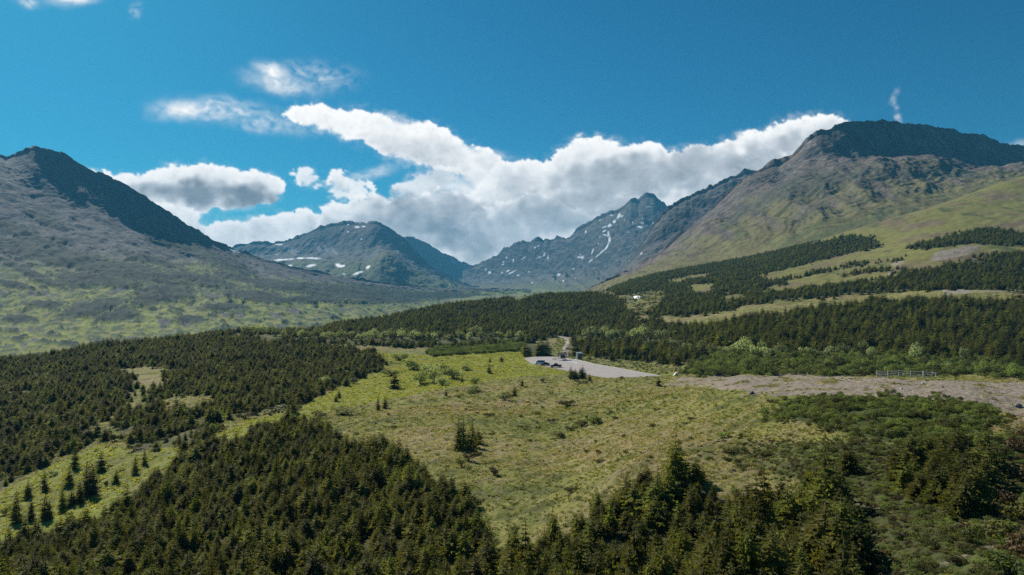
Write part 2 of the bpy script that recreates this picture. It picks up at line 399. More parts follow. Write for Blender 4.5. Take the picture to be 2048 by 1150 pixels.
def grid_faces(nr, nc):
    a = np.arange(nr * nc).reshape(nr, nc)
    return np.stack([a[:-1, :-1], a[:-1, 1:], a[1:, 1:], a[1:, :-1]], -1).reshape(-1, 4)
def sheet(name, X, Y, Zz, C, mat):
    V = np.stack([X, Y, Zz], -1).reshape(-1, 3)
    c4 = np.concatenate([C.reshape(-1, 3), np.ones((V.shape[0], 1))], 1)
    return mesh_np(name, V, [grid_faces(*X.shape)], mat, smooth=True, attrs={'tint': c4})

# left mountain
M1 = mountain('mountain', -420, 1060, 2.2,
  [[(-420,716,1000),(0,713,1000),(250,697,1080),(500,668,1250),(700,642,1700),(850,622,2300),(1000,600,3000),(1060,597,3200)],
   [(-420,615,1500),(0,605,1480),(250,602,1530),(500,603,1750),(700,603,2200),(850,601,2800),(1000,592,3300),(1060,590,3400)],
   [(-420,500,2000),(0,490,1950),(250,510,2020),(400,522,2250),(500,552,2350),(700,577,2700),(850,588,3100),(1000,588.5,3500),(1060,586,3600)],
   [(-420,330,2500),(-60,330,2480),(0,352,2440),(60,380,2400),(130,402,2380),(200,425,2360),(250,448,2350),(300,462,2380),(400,490,2560),(465,510,2660),(700,566,2900),(850,582,3250),(1060,582,3700)]],
  [(-420,180,2900),(-120,262,2700),(-40,292,2650),(0,312,2650),(12,319,2650),(22,314,2650),(34,309,2640),(46,306,2640),(58,299,2640),(70,294,2605),(84,298,2600),(104,305,2590),(120,309,2580),(132,313,2570),(150,324,2555),(170,336,2540),(190,347,2525),(210,352,2515),(230,364,2505),(262,382,2495),(300,405,2490),(330,424,2510),(360,443,2550),(400,469,2600),(430,486,2650),(460,497,2695),(485,508,2750),(520,519,2800),(560,531,2850),(600,542,2900),(660,551,2980),(700,558,3050),(760,568,3160),(820,575,3300),(900,580,3450),(980,582,3650),(1060,580,3800)],
  (900,), 250, 260, 13, 101, 2.2, 1.0)
u, v, x, y, t = M1['U'], M1['V'], M1['X'], M1['Y'], M1['T']
st = fbm(M1['S'] / 34, t * 2.2, 7, 4); a1 = fbm(x / 60, y / 60, 8, 5); a2 = fbm(x / 22, y / 26, 9, 4)
c = np.zeros(u.shape + (3,)) + np.array((.102, .102, .104))
c = mixc(c, (.058, .060, .062), sstep(-.1, .5, st + .4 * a1))
low = sstep(.50, .36, t + .10 * a1 + .03 * st - .0002 * (u - 250))
c = mixc(c, (.225, .255, .045), low * sstep(-.35, .1, a1 + .5 * st + .25))
c = mixc(c, (.072, .105, .050), low * sstep(-.02, .16, a2 + .5 * a1 - .05) * .95)
c = mixc(c, (.26, .235, .095), low * sstep(.3, .5, -a2 + .3 * a1) * .7)
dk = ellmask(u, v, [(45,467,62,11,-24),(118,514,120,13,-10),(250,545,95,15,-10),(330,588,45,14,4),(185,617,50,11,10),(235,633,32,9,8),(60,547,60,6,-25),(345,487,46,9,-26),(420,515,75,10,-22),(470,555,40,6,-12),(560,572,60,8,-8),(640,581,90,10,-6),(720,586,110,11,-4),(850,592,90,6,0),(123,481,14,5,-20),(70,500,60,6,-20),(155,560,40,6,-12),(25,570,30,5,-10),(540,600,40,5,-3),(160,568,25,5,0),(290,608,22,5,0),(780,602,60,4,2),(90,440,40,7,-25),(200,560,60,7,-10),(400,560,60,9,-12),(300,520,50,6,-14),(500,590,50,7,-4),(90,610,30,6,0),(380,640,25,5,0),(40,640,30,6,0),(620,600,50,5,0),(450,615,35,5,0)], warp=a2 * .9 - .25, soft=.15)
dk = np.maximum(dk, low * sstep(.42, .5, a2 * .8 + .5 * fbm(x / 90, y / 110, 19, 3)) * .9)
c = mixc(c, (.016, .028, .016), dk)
c = mixc(c, (.05, .05, .052), sstep(36, 46, M1['slope']) * sstep(.55, .7, t))
c = mixc(c, (.15, .14, .135), sstep(.05, .45, fbm(M1['S'] / 20, t * 7, 96, 5)) * sstep(.7, .78, t) * .8)
c = mixc(c, (.85, .86, .88), ellmask(u, v, [(469,502,10,2.2,-18)]))
M1['Z'] = M1['Z'] + dk * 4.0 + low * sstep(-.02, .16, a2 + .5 * a1 - .05) * 1.8
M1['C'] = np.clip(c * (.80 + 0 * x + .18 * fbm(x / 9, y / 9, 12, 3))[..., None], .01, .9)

def crop(ox, oy, k, L, ks=1.0):
    return [(ox + a * k, oy + b * k, ra * k * ks, rb * k * ks, ti) for a, b, ra, rb, ti in L]
def rockcolour(M, seed, rock=(.045, .048, .052), scree=(.105, .10, .092), grass=None, gl=.5, sl=(33, 42)):
    x, y, t, u = M['X'], M['Y'], M['T'], M['U']
    st = fbm(M['S'] / 40, t * 2.0, seed, 4); a1 = fbm(x / 130, y / 130, seed + 1, 5); a2 = fbm(x / 45, y / 45, seed + 2, 4)
    c = np.zeros(u.shape + (3,)) + np.array(scree)
    c = mixc(c, np.array(scree) * .62, sstep(-.1, .5, st + .3 * a2))
    if grass is not None:
        c = mixc(c, grass, sstep(gl + .12, gl - .16, t + .16 * a1 + .12 * st))
    c = mixc(c, rock, sstep(sl[0], sl[1], M['slope'] + 7 * a2 + 4 * st))
    return c, st, a1, a2
SNOW = (.84, .86, .89)
# broad mountain in the middle of the valley, with a spur towards the camera
M2 = mountain('mountain', 370, 1030, 1.5,
  [[(370,560,4100),(550,592,3900),(700,604,3700),(850,606,3700),(960,598,3900),(1030,594,4100)],
   [(370,535,4600),(500,532,4550),(560,528,4520),(660,527,4480),(720,532,4200),(770,514,4150),(820,540,4250),(880,562,4400),(960,584,4500),(1030,588,4600)],
   [(370,522,5420),(500,514,5420),(580,512,5330),(650,508,5150),(720,503,4880),(760,494,4880),(800,510,4850),(860,548,4830),(960,582,4850),(1030,587,4880)]],
  [(370,508,5600),(468,496,5600),(480,491,5600),(510,487,5600),(527,486,5600),(545,488,5600),(570,484,5580),(590,478,5560),(615,467,5500),(640,456,5450),(665,450,5400),(697,446.5,5350),(715,448,5300),(733,450,5200),(741,446,5150),(752,446,5120),(762,448,5100),(772,455,5090),(783,463,5080),(800,474,5060),(815,486,5040),(830,503,5020),(845,520,5000),(860,535,4980),(880,548,4950),(910,562,4950),(940,573,4960),(980,581,5000),(1030,586,5050)],
  (900,), 190, -60, 20, 202, 1.2, 1.6)
c, st, a1, a2 = rockcolour(M2, 210, rock=(.034, .038, .042), scree=(.080, .078, .074), grass=(.075, .09, .038), gl=.40)  # rock and scree darkened: the shade of the face is put into the colour
u, v = M2['U'], M2['V']
c = mixc(c, SNOW, ellmask(u, v, crop(450, 420, .2696, [(440,368,78,6,4),(560,357,30,6,0),(650,358,55,6,-2),(237,370,20,8,-8),(485,411,15,6,0),(640,413,36,10,14),(845,412,26,12,-20),(872,418,20,7,25),(985,468,33,8,18),(1060,425,18,9,35),(900,505,22,6,0),(980,127,20,8,0),(1030,122,15,5,0),(910,108,10,4,0),(400,255,28,5,0),(915,163,8,5,0),(880,475,12,5,10),(1010,215,8,6,0)]), warp=a2 * .35))
c = mixc(c, (.22, .23, .24), ellmask(u, v, crop(450, 420, .2696, [(490,295,58,22,-25),(700,290,14,40,40),(750,285,14,45,45),(800,295,12,40,40),(640,250,40,6,5),(380,330,18,9,0)]), warp=a2 * .6) * .8)
M2['C'] = np.clip(c, .01, .95)
# ridge behind it, falling to the saddle
M3 = mountain('mountain', 740, 1050, 1.5,
  [[(740,575,5700),(900,575,5900),(1050,575,6100)],[(740,540,6150),(850,548,6260),(950,560,6440),(1050,562,6480)]],
  [(740,468,6600),(786,470,6600),(803,474,6600),(826,477,6600),(832,480,6600),(845,485,6600),(860,491,6600),(866,498,6600),(885,506,6600),(905,517,6600),(920,525,6600),(935,530,6600),(950,533,6600),(965,534,6600),(1000,540,6600),(1050,545,6600)],
  (700,), 110, -100, 16, 303, 1.0, 1.6)
c, st, a1, a2 = rockcolour(M3, 310, grass=(.07, .085, .038), gl=.2)
c = mixc(c, SNOW, ellmask(M3['U'], M3['V'], crop(450, 420, .2696, [(1697,388,20,5,-40),(1780,410,12,3,-20),(1600,412,6,4,0)])))
M3['C'] = np.clip(c, .01, .95)
# rugged peak right of the saddle
K4 = .2441
M4 = mountain('mountain', 925, 1480, 1.5,
  [[(925,582,4700),(1050,582,4100),(1150,574,3600),(1250,560,3050),(1350,530,2900),(1480,500,2900)],
   [(925,566,5700),(980,567,5500),(1050,560,5150),(1150,549,4750),(1250,532,4250),(1350,500,4100),(1480,470,4100)],
   [(925,550,5900),(980,546,5740),(1050,532,5380),(1150,512,5000),(1250,478,4680),(1350,462,4600),(1480,450,4700)]],
  [(925,545,6000),(945,536,6000),(958,532,5950),(968,526,5900),(985,516,5850),(1000,507,5800),(1012,500,5750),(1022,495,5700),(1030,491,5650),(1045,485,5600),(1060,485,5550),(1070,481.5,5500),(1080,480,5480),(1087,483,5460),(1094,479.5,5440),(1102,483,5420),(1112,478,5400),(1125,478,5350),(1139,478,5300),(1145,470,5280),(1152,462,5260),(1165,456,5240),(1178,449,5220),(1190,441,5200),(1205,434,5180),(1220,427,5160),(1233,425,5140),(1240,422,5130),(1248,415,5120),(1255,408,5110),(1262,402,5100),(1270,402,5100),(1277,405,5090),(1283,399,5080),(1290,393.5,5070),(1299,391,5060),(1307,393,5050),(1316,400,5040),(1326,409,5030),(1336,420,5020),(1350,432,5000),(1400,450,5000),(1480,450,5000)],
  (900,), 210, 150, 30, 404, 1.6, 1.5)
c, st, a1, a2 = rockcolour(M4, 410, rock=(.032, .036, .040), scree=(.085, .083, .078), grass=(.085, .10, .045), gl=.14)  # darker rock and scree tones stand in for shade on this peak
snow = [(1300,255,14,38,-35),(1330,255,32,9,8),(1262,300,30,14,35),(1225,330,40,14,40),(1185,375,26,10,30),(1215,400,12,45,8),(1225,445,10,40,0),(1205,500,10,45,-28),(1160,550,9,45,-45),(1125,580,6,25,-45),(1072,618,6,38,-50),(1190,410,35,7,-10),(1245,250,22,9,-10),(1185,345,35,8,20),(1150,285,16,5,0),
        (990,592,36,13,-5),(985,572,8,22,10),(1085,545,8,40,-22),(1480,345,28,10,-12),(1500,312,32,7,-8),(1585,308,22,6,40),(1535,325,10,10,0),(1495,268,8,10,-20),(1415,310,5,14,0),(1545,178,35,4,-8),(1385,385,10,4,0),
        (645,594,28,10,25),(690,570,8,26,-15),(720,592,7,20,0),(612,515,10,14,-30),(640,502,8,16,-40),(380,595,14,11,0),(437,615,8,20,0),(357,630,13,8,0),(352,650,18,5,0),(432,712,42,7,30),(395,702,24,5,30),(475,740,28,7,12),(563,710,17,8,20),(812,733,20,12,0),(770,762,14,5,25),(846,785,22,5,0),(590,801,12,6,25),(240,718,18,15,0),(213,692,16,14,-30),(945,766,12,4,25),(1030,378,8,16,-20),(520,600,30,5,45),(1145,425,10,6,0),(1135,480,8,6,0),(345,720,12,5,30),(930,686,12,6,0),(1485,562,9,5,20),(1350,290,6,6,0)]
c = mixc(c, (.58, .62, .67), ellmask(M4['U'], M4['V'], crop(920, 370, K4, snow, .66), warp=a2 * .8 + .25 * st, soft=.3))  # snow dimmed and blued, its shade mixed into the colour
M4['C'] = np.clip(c, .01, .95)
# dark rock ridge between that peak and the big flat-topped one
M5 = mountain('mountain', 1215, 1680, 1.6,
  [[(1215,575,2500),(1310,550,2500),(1450,480,2550),(1680,380,2700)],
   [(1215,570,2800),(1260,548,2800),(1310,505,2850),(1380,455,2900),(1450,420,2900),(1680,330,2950)]],
  [(1215,568,3100),(1240,552,3120),(1265,520,3100),(1290,480,3090),(1310,450,3080),(1325,430,3080),(1338,420,3080),(1348,411,3080),(1356,408,3080),(1366,401,3080),(1375,399,3080),(1388,391,3080),(1394,387,3080),(1404,386,3080),(1412,384,3080),(1421,378,3080),(1432,373,3080),(1445,366,3080),(1455,361,3080),(1465,354,3080),(1478,353,3080),(1490,348,3080),(1500,348,3080),(1530,341,3080),(1600,325,3080),(1680,320,3080)],
  (600,), 150, 200, 22, 505, 2.2, 1.5)
c, st, a1, a2 = rockcolour(M5, 510, scree=(.11, .10, .09), grass=(.085, .10, .04), gl=.16)
c = mixc(c, SNOW, ellmask(M5['U'], M5['V'], crop(920, 370, K4, [(1815,402,13,8,30),(1485,562,8,5,20)])))
M5['C'] = np.clip(c, .01, .95)
# the flat-topped mountain
CR6 = [(1165,592,1900),(1190,579,1900),(1220,564,1900),(1250,551,2000),(1270,540,2020),(1290,527,2030),(1320,506,2040),(1345,487,2050),(1366,469,2050),(1385,452,2050),(1400,439,2050),(1416,425,2050),(1431,413,2050),(1448,396,2050),(1466,378,2050),(1482,365,2050),(1490,357,2050),(1501,350,2050),(1512,346,2045),(1525,341,2040),(1538,335,2035),(1551,331,2030),(1557,331,2030),(1566,325,2025),(1576,320,2020),(1586,314,2010),(1600,301,2000),(1608,290,1995),(1616,283,1990),(1622,276,1990),(1634,269,1985),(1655,262,1980),(1668,258,1980),(1680,253,1980),(1690,251,1980),(1716,252,1980),(1750,251,1990),(1776,251,2000),(1800,251,2000),(1830,251,2000),(1848,250,2000),(1860,254,2000),(1870,259,2000),(1900,265,2000),(1930,273,2000),(1946,274,2000),(1965,281,2000),(1996,290,2000),(2020,294,2000),(2048,297,2000),(2120,312,2000),(2470,340,2000)]
def c6(dv, yy):
    U6 = np.array([p[0] for p in CR6], float); V6 = np.array([p[1] for p in CR6], float)
    return [(a, float(np.interp(a, U6, V6)) + d, q) for (a, d), q in zip(dv, yy)]
M6 = mountain('mountain', 1165, 2470, 2.0,
  [[(1165,600,1250),(1300,560,1320),(1400,548,1300),(1500,523,1270),(1600,507,1190),(1700,474,1220),(1900,412,1320),(2048,368,1380),(2470,290,1500)],
   [(1165,597,1500),(1250,561,1600),(1300,541,1600),(1400,497,1580),(1500,458,1550),(1600,432,1500),(1700,408,1500),(1900,366,1560),(2048,350,1580),(2470,300,1700)],
   [(1165,594,1700),(1250,555,1830),(1300,529,1850),(1366,485,1860),(1431,436,1860),(1500,404,1820),(1600,366,1760),(1700,338,1740),(1766,324,1740),(1860,317,1760),(1966,345,1780),(2048,334,1800),(2470,296,1850)],
   c6([(1165,1),(1250,2),(1300,6),(1366,9),(1431,14),(1500,30),(1560,42),(1620,60),(1700,66),(1766,69),(1860,68),(1966,62),(2048,38),(2470,-60)], [1800,1930,1960,1975,1975,1950,1920,1880,1880,1885,1885,1890,1900,1920])],
  CR6, (800,), 340, 270, 14, 606, 1.1, 1.35)
u, v, x, y, t = M6['U'], M6['V'], M6['X'], M6['Y'], M6['T']
c, st, a1, a2 = rockcolour(M6, 610, rock=(.072, .070, .068), scree=(.128, .100, .086), sl=(39, 46))
fine = fbm(M6['S'] / 14, t * 3.5, 88, 4)
c = mixc(c, (.21, .195, .18), sstep(38, 44, M6['slope']) * sstep(-.05, .4, fbm(M6['S'] / 18, t * 6, 95, 5)) * .8)
gm = sstep(.50, .16, t + .22 * a1 + .22 * st + .10 * fine - .00012 * (1700 - u))
c = mixc(c, (.130, .122, .042), gm * .85)
c = mixc(c, (.075, .085, .032), sstep(.25, .5, a2 + .4 * fine) * sstep(.85, .4, t) * .7)
c = mixc(c, (.105, .090, .082), sstep(.1, .5, fine) * (1 - gm) * .7)
band = ellmask(u, v, [(1560,385,90,14,28),(1640,370,75,18,20),(1480,430,60,7,38),(1720,345,40,8,12),(1830,345,90,6,8),(1900,345,70,9,-6)], warp=a2 * .8, soft=.4)
c = mixc(c, (.062, .066, .045), band * .85)
c = mixc(c, (.060, .056, .052), sstep(.22, .45, fbm(M6['S'] / 22, t * 5 + 9, 91, 5) + .3 * a2) * sstep(.25, .6, t) * .75)
c = mixc(c, (.20, .175, .155), sstep(.35, .55, fbm(M6['S'] / 10, t * 2.5, 92, 4)) * sstep(.2, .45, t) * sstep(.95, .7, t) * .6)
c = mixc(c, (.075, .09, .035), ellmask(u, v, [(1640,475,60,9,25),(1745,440,45,7,28),(1600,470,50,6,30),(1700,452,30,4,25)], warp=a2 * .7) * .8)
M6['C'] = np.clip(c * (1 + .2 * fbm(x / 8, y / 8, 13, 3))[..., None], .01, .9)
MTS = [M1, M2, M3, M4, M5, M6]
MLAB = ['dark conical mountain rising at the left with patchy green lower slopes', 'broad blue mountain in the middle of the valley with a spur and snow strips',
        'distant blue ridge falling from the middle mountain to the saddle', 'rugged blue peak with snow gullies right of the saddle',
        'dark jagged rock ridge between the snowy peak and the flat topped mountain', 'brown flat topped mountain with dark cliffs at the right']
# ------------------------------------------------------------------ materials
def new_mat(name):
    m = bpy.data.materials.new(name); m.use_nodes = True
    nt = m.node_tree; nt.nodes.clear()
    out = nt.nodes.new('ShaderNodeOutputMaterial')
    return m, nt, nt.nodes, nt.links, out
def principled(N, **kw):
    p = N.new('ShaderNodeBsdfPrincipled')
    for k, v in kw.items(): p.inputs[k].default_value = v
    return p
def math_node(N, L, op, a, b=None, c=None):
    n = N.new('ShaderNodeMath'); n.operation = op
    for i, q in enumerate((a, b, c)):
        if q is None: continue
        if isinstance(q, (int, float)): n.inputs[i].default_value = q
        else: L.new(q, n.inputs[i])
    return n.outputs[0]
def noise(N, L, co, scale, detail=5, rough=.6):
    n = N.new('ShaderNodeTexNoise'); n.inputs['Scale'].default_value = scale; n.inputs['Detail'].default_value = detail; n.inputs['Roughness'].default_value = rough
    L.new(co, n.inputs['Vector']); return n.outputs['Fac']
def ramp(N, L, fac, stops):
    r = N.new('ShaderNodeValToRGB'); e = r.color_ramp.elements
    while len(e) < len(stops): e.new(.5)
    for q, (p, cl) in zip(e, stops): q.position = p; q.color = (*cl, 1)
    L.new(fac, r.inputs[0]); return r.outputs[0]
def terrain_mat(name, scales, amts, bump, bscale):
    """surface colour from the vertex colour, broken up at several real sizes"""
    m, nt, N, L, out = new_mat(name)
    co = N.new('ShaderNodeTexCoord').outputs['Object']
    at = N.new('ShaderNodeAttribute'); at.attribute_name = 'tint'
    f = None
    for s, a in zip(scales, amts):
        q = noise(N, L, co, s, 4, .65)
        w = math_node(N, L, 'MULTIPLY_ADD', q, a * 2, 1 - a)
        f = w if f is None else math_node(N, L, 'MULTIPLY', f, w)
    mx = N.new('ShaderNodeVectorMath'); mx.operation = 'SCALE'
    L.new(at.outputs['Color'], mx.inputs[0]); L.new(f, mx.inputs['Scale'])
    p = principled(N, Roughness=.95)
    p.inputs['Specular IOR Level'].default_value = .12
    L.new(mx.outputs[0], p.inputs['Base Color'])
    b = N.new('ShaderNodeBump'); b.inputs['Strength'].default_value = 1.0; b.inputs['Distance'].default_value = bump
    L.new(noise(N, L, co, bscale, 6, .7), b.inputs['Height']); L.new(b.outputs[0], p.inputs['Normal'])
    L.new(p.outputs[0], out.inputs[0])
    return m
def leaf_mat(name, ca, cb, trans=.3, hue=.12, val=1.0, tone=None):
    """leaves: colour varies from plant to plant and from clump to clump; light comes through"""
    m, nt, N, L, out = new_mat(name)
    oi = N.new('ShaderNodeObjectInfo')
    co = N.new('ShaderNodeTexCoord').outputs['Object']
    n1 = noise(N, L, co, 1.6, 3, .6)
    f = math_node(N, L, 'ADD', math_node(N, L, 'MULTIPLY', oi.outputs['Random'], .6), math_node(N, L, 'MULTIPLY_ADD', n1, 1.2, -.4))
    c = ramp(N, L, f, [(0.0, ca), (1.0, cb)])
    if tone:
        at = N.new('ShaderNodeAttribute'); at.attribute_type = 'INSTANCER'; at.attribute_name = 'tone'
        c = ramp(N, L, math_node(N, L, 'ADD', at.outputs['Fac'], math_node(N, L, 'MULTIPLY_ADD', oi.outputs['Random'], .24, -.12)), tone)
    hs = N.new('ShaderNodeHueSaturation')
    L.new(math_node(N, L, 'MULTIPLY_ADD', oi.outputs['Random'], hue * .35, .5 - hue * .175), hs.inputs['Hue'])
    L.new(math_node(N, L, 'MULTIPLY_ADD', math_node(N, L, 'FRACT', math_node(N, L, 'MULTIPLY', oi.outputs['Random'], 7.31)), val, 1.05 - val / 2), hs.inputs['Value'])
    L.new(c, hs.inputs['Color'])
    p = principled(N, Roughness=.7); p.inputs['Specular IOR Level'].default_value = .25
    L.new(hs.outputs[0], p.inputs['Base Color'])
    t = N.new('ShaderNodeBsdfTranslucent'); 
    g = N.new('ShaderNodeMixRGB'); g.blend_type = 'MULTIPLY'; g.inputs[0].default_value = 1; L.new(hs.outputs[0], g.inputs[1]); g.inputs[2].default_value = (1.25, 1.2, .55, 1)
    L.new(g.outputs[0], t.inputs['Color'])
    mx = N.new('ShaderNodeMixShader'); mx.inputs[0].default_value = trans
    L.new(p.outputs[0], mx.inputs[1]); L.new(t.outputs[0], mx.inputs[2]); L.new(mx.outputs[0], out.inputs[0])
    return m
def plain_mat(name, c, rough=.7, metal=0.0, var=.15, scale=3.0, spec=.4, bump=0.0):
    m, nt, N, L, out = new_mat(name)
    co = N.new('ShaderNodeTexCoord').outputs['Object']
    q = noise(N, L, co, scale, 5, .65)
    lo = tuple(k * (1 - var) for k in c); hi = tuple(min(1, k * (1 + var)) for k in c)
    p = principled(N, Roughness=rough, Metallic=metal); p.inputs['Specular IOR Level'].default_value = spec
    L.new(ramp(N, L, q, [(.3, lo), (.7, hi)]), p.inputs['Base Color'])
    if bump:
        b = N.new('ShaderNodeBump'); b.inputs['Distance'].default_value = bump; L.new(q, b.inputs['Height']); L.new(b.outputs[0], p.inputs['Normal'])
    L.new(p.outputs[0], out.inputs[0])
    return m
MAT = {}
MAT['ground'] = terrain_mat('ground_cover', (.16, .9, 3.5), (.28, .42, .40), .5, 1.4)
MAT['mtn'] = terrain_mat('mountain_side', (.012, .05, .18), (.2, .35, .4), 2.2, .08)
MAT['spruce'] = leaf_mat('spruce_needles', (.046, .058, .013), (.190, .182, .036), .44, .18, 1.1)
MAT['willow'] = leaf_mat('willow_leaves', (.17, .21, .10), (.30, .33, .18), .45, .06)
MAT['alder'] = leaf_mat('alder_leaves', (.075, .108, .028), (.190, .225, .058), .45, .10)
MAT['bush'] = leaf_mat('bush_leaves', (.050, .058, .014), (.140, .138, .034), .40, .14)
MAT['rust'] = leaf_mat('rusty_leaves', (.055, .042, .018), (.13, .085, .035), .3, .10)
MAT['grassblade'] = leaf_mat('grass_blades', (.210, .215, .050), (.345, .305, .110), .5, .03, .35, [(0.0, (.085, .100, .026)), (.35, (.185, .205, .040)), (.6, (.270, .270, .060)), (1.0, (.420, .350, .170))])
MAT['lushblade'] = leaf_mat('lush_blades', (.26, .275, .030), (.36, .36, .055), .5, .02, .18)
MAT['bark'] = plain_mat('bark', (.075, .055, .042), .9, var=.4, scale=8)
# ------------------------------------------------------------------ sky: Nishita world and a dome that carries the clouds
SUN_AZ, SUN_EL = R(-38), R(38)
def build_sky():
    # cloud cover on a raster of directions (photo pixels), 2 px a cell
    W, H, S = 1160, 420, 2.0
    u = -140 + (np.arange(W) + .5) * S; v = -190 + (np.arange(H) + .5) * S
    U, V = np.meshgrid(u, v)
    def blur(a, r):
        for _ in range(3):
            for ax in (0, 1):
                k = int(max(1, r)); p = [(0, 0), (0, 0)]; p[ax] = (k + 1, k)
                q = np.cumsum(np.pad(a, p, mode='edge'), axis=ax)
                a = (q[2 * k + 1:] - q[:-2 * k - 1]) / (2 * k + 1) if ax == 0 else (q[:, 2 * k + 1:] - q[:, :-2 * k - 1]) / (2 * k + 1)
        return a
    wx = fbm(U / 60, V / 45, 1, 6); wy = fbm(U / 60, V / 45, 2, 6)
    rag = fbm(U / 26, V / 20, 3, 5, gain=.62); fine = fbm(U / 22, V / 16, 6, 5); bigc = fbm(U / 90, V / 55, 7, 6, gain=.55)
    bill = 1 - np.abs(gnoise(U / 34 + wx * .4, V / 26 + wy * .4, 3)); bill = .5 * bill + .3 * (1 - np.abs(gnoise(U / 15, V / 12, 4))) + .2 * (1 - np.abs(gnoise(U / 7, V / 6, 5)))
    vary = sstep(-.3, .5, fbm(U / 70, V / 50, 12, 4))
    cum = np.zeros(U.shape); lumt = np.ones(U.shape)
    def addc(poly, soft, puff, lo, hi, amt=1.0, wob=10, rg=.8, floor=.76, k0=.075):
        """one cloud laid over those behind it: a softened outline pushed in and out by billows, crisp in places and frayed in others;
        lum: how much sunlight reaches each part from up and left through the cloud"""
        nonlocal cum, lumt
        m = inpoly(U + wx * wob, V + wy * wob * .8, poly).astype(float)
        b = blur(m, soft); w = blur(m, soft * 2.2)
        e = 1 - np.abs(2 * b - 1)
        d = b + ((bill - .66) * 1.2 + rag * rg) * puff * e * 2
        c = sstep(lo, lo + (hi - lo) * (.55 + 1.3 * vary), d) * amt
        c = np.maximum(c, (.12 + .30 * vary) * sstep(.15, .75, w + .30 * rag + .15 * bigc) * sstep(.03, .22, w) * amt)
        rho = c * np.clip(.6 + .9 * bigc + .6 * rag + .8 * (bill - .62), .03, 1.8)
        tau = np.zeros(U.shape)
        for k in range(1, 15):
            dy = int(round(k * 1.7)); dx = int(round(k * .5))
            sh = np.zeros(U.shape); sh[dy:, dx:] = rho[:-dy, :W - dx]
            tau += sh * (1 - k / 22)
        tau = blur(tau, 1)
        rim = 1 - sstep(.1, .9, blur(c, 4))
        l = floor + (1 - floor) * np.exp(-k0 * 2.2 * tau) + .10 * rim + .16 * (bill - .66) * sstep(.4, 1, c) + .06 * rag * sstep(.4, 1, c)
        lumt = lumt * (1 - c) + np.clip(l, .3, 1.04) * c
        cum = 1 - (1 - cum) * (1 - c)
    # left bank
    addc([(150,330),(200,345),(250,350),(300,346),(318,334),(345,330),(385,333),(425,331),(452,340),(490,338),(530,350),(556,355),(570,372),(566,388),(548,402),(500,412),(430,418),(380,428),(345,450),(300,430),(150,400)], 3, .40, .40, .60)
    addc([(300,405),(380,418),(410,428),(395,446),(410,452),(460,440),(500,442),(520,438),(560,432),(592,424),(610,420),(640,430),(700,405),(760,430),(760,520),(300,520)], 3, .40, .40, .62)
    addc([(566,352),(590,341),(620,342),(642,347),(640,362),(612,368),(585,363)], 4, .8, .40, .85, .85, 16, .9)
    addc([(655,352),(690,343),(712,350),(735,362),(765,380),(750,388),(700,392),(668,385),(655,370)], 4, .75, .40, .80, .92, 16, .9)
    # long bright streak up the middle
    addc([(552,228),(585,212),(622,204),(655,212),(700,220),(760,232),(820,240),(866,244),(893,258),(900,272),(940,290),(990,306),(1008,318),(990,332),(1020,380),(960,380),(900,340),(850,330),(810,326),(765,306),(755,292),(700,275),(650,262),(600,248)], 4, .30, .36, .70, floor=.87)
    addc([(780,380),(830,350),(880,334),(960,340),(1020,340),(1020,420),(780,420)], 9, .30, .25, .80, .86)
    # broad bank behind the peaks, in several masses one before the other
    addc([(985,340),(1004,325),(1035,322),(1075,320),(1098,328),(1122,305),(1155,282),(1190,276),(1212,270),(1238,285),(1262,290),(1300,283),(1330,296),(1350,303),(1400,300),(1450,290),(1482,268),(1515,258),(1542,250),(1570,244),(1600,238),(1640,231),(1672,238),(1705,246),(1720,260),(1680,420),(1450,520),(1000,600),(900,600),(900,430)], 4, .42, .38, .62, floor=.80, k0=.06)
    addc([(1180,420),(1230,392),(1290,380),(1350,372),(1420,350),(1480,335),(1540,310),(1600,300),(1600,480),(1180,520)], 8, .40, .30, .75, .8, 14, floor=.76)
    addc([(640,415),(700,400),(745,396),(790,402),(835,392),(862,380),(905,378),(940,395),(975,412),(1000,440),(1010,600),(640,600)], 5, .45, .36, .66, 1.0, 14, floor=.78)
    addc([(900,450),(960,425),(1010,400),(1060,388),(1110,395),(1160,420),(1200,440),(1240,470),(1240,600),(900,600)], 6, .45, .34, .72, .95, 14, floor=.82)
    addc([(840,470),(880,462),(930,480),(960,500),(1000,505),(1010,600),(800,600)], 6, .45, .34, .72, .8, 14, floor=.76)
    cum = np.maximum(cum, sstep(.5, .8, blur(inpoly(U, V, [(700,430),(1000,400),(1250,330),(1600,290),(1600,480),(1200,600),(700,600)]).astype(float), 6)))
    # thin high wisps
    fib = fbm((U + .35 * V + wx * 30) / 62, (V - .12 * U + wy * 26) / 19, 8, 6, gain=.6)
    def wisp(e, amt, k=.45):
        nonlocal cum
        m = ellmask(U + wx * 14, V + wy * 8, [e], soft=.85)
        cum = np.maximum(cum, np.clip(m * (amt + k * fib + .25 * fine), 0, 1) * m)
    wisp((365,218,60,22,0), .75); wisp((440,222,110,26,-6), .40); wisp((530,245,120,20,-8), .28)
    wisp((543,143,36,18,-20), .78); wisp((555,165,70,22,-10), .55); wisp((620,155,90,30,0), .22)
    wisp((150,-3,50,15,5), .75); wisp((265,22,12,20,-60), .18); wisp((55,4,30,12,0), .35)
    wisp((1793,203,7,24,-5), .22); wisp((1797,235,7,14,0), .12); wisp((745,345,50,12,15), .4)
    wisp((2040,290,30,12,0), .3); wisp((960,310,80,14,-10), .3); wisp((1480,268,16,8,20), .4); wisp((1162,272,8,6,0), .5)
    # how thick the cloud is where you look through it: thick parts read grey
    g = np.zeros(U.shape)
    wv = fine * .35 + (bill - .62) * 1.1
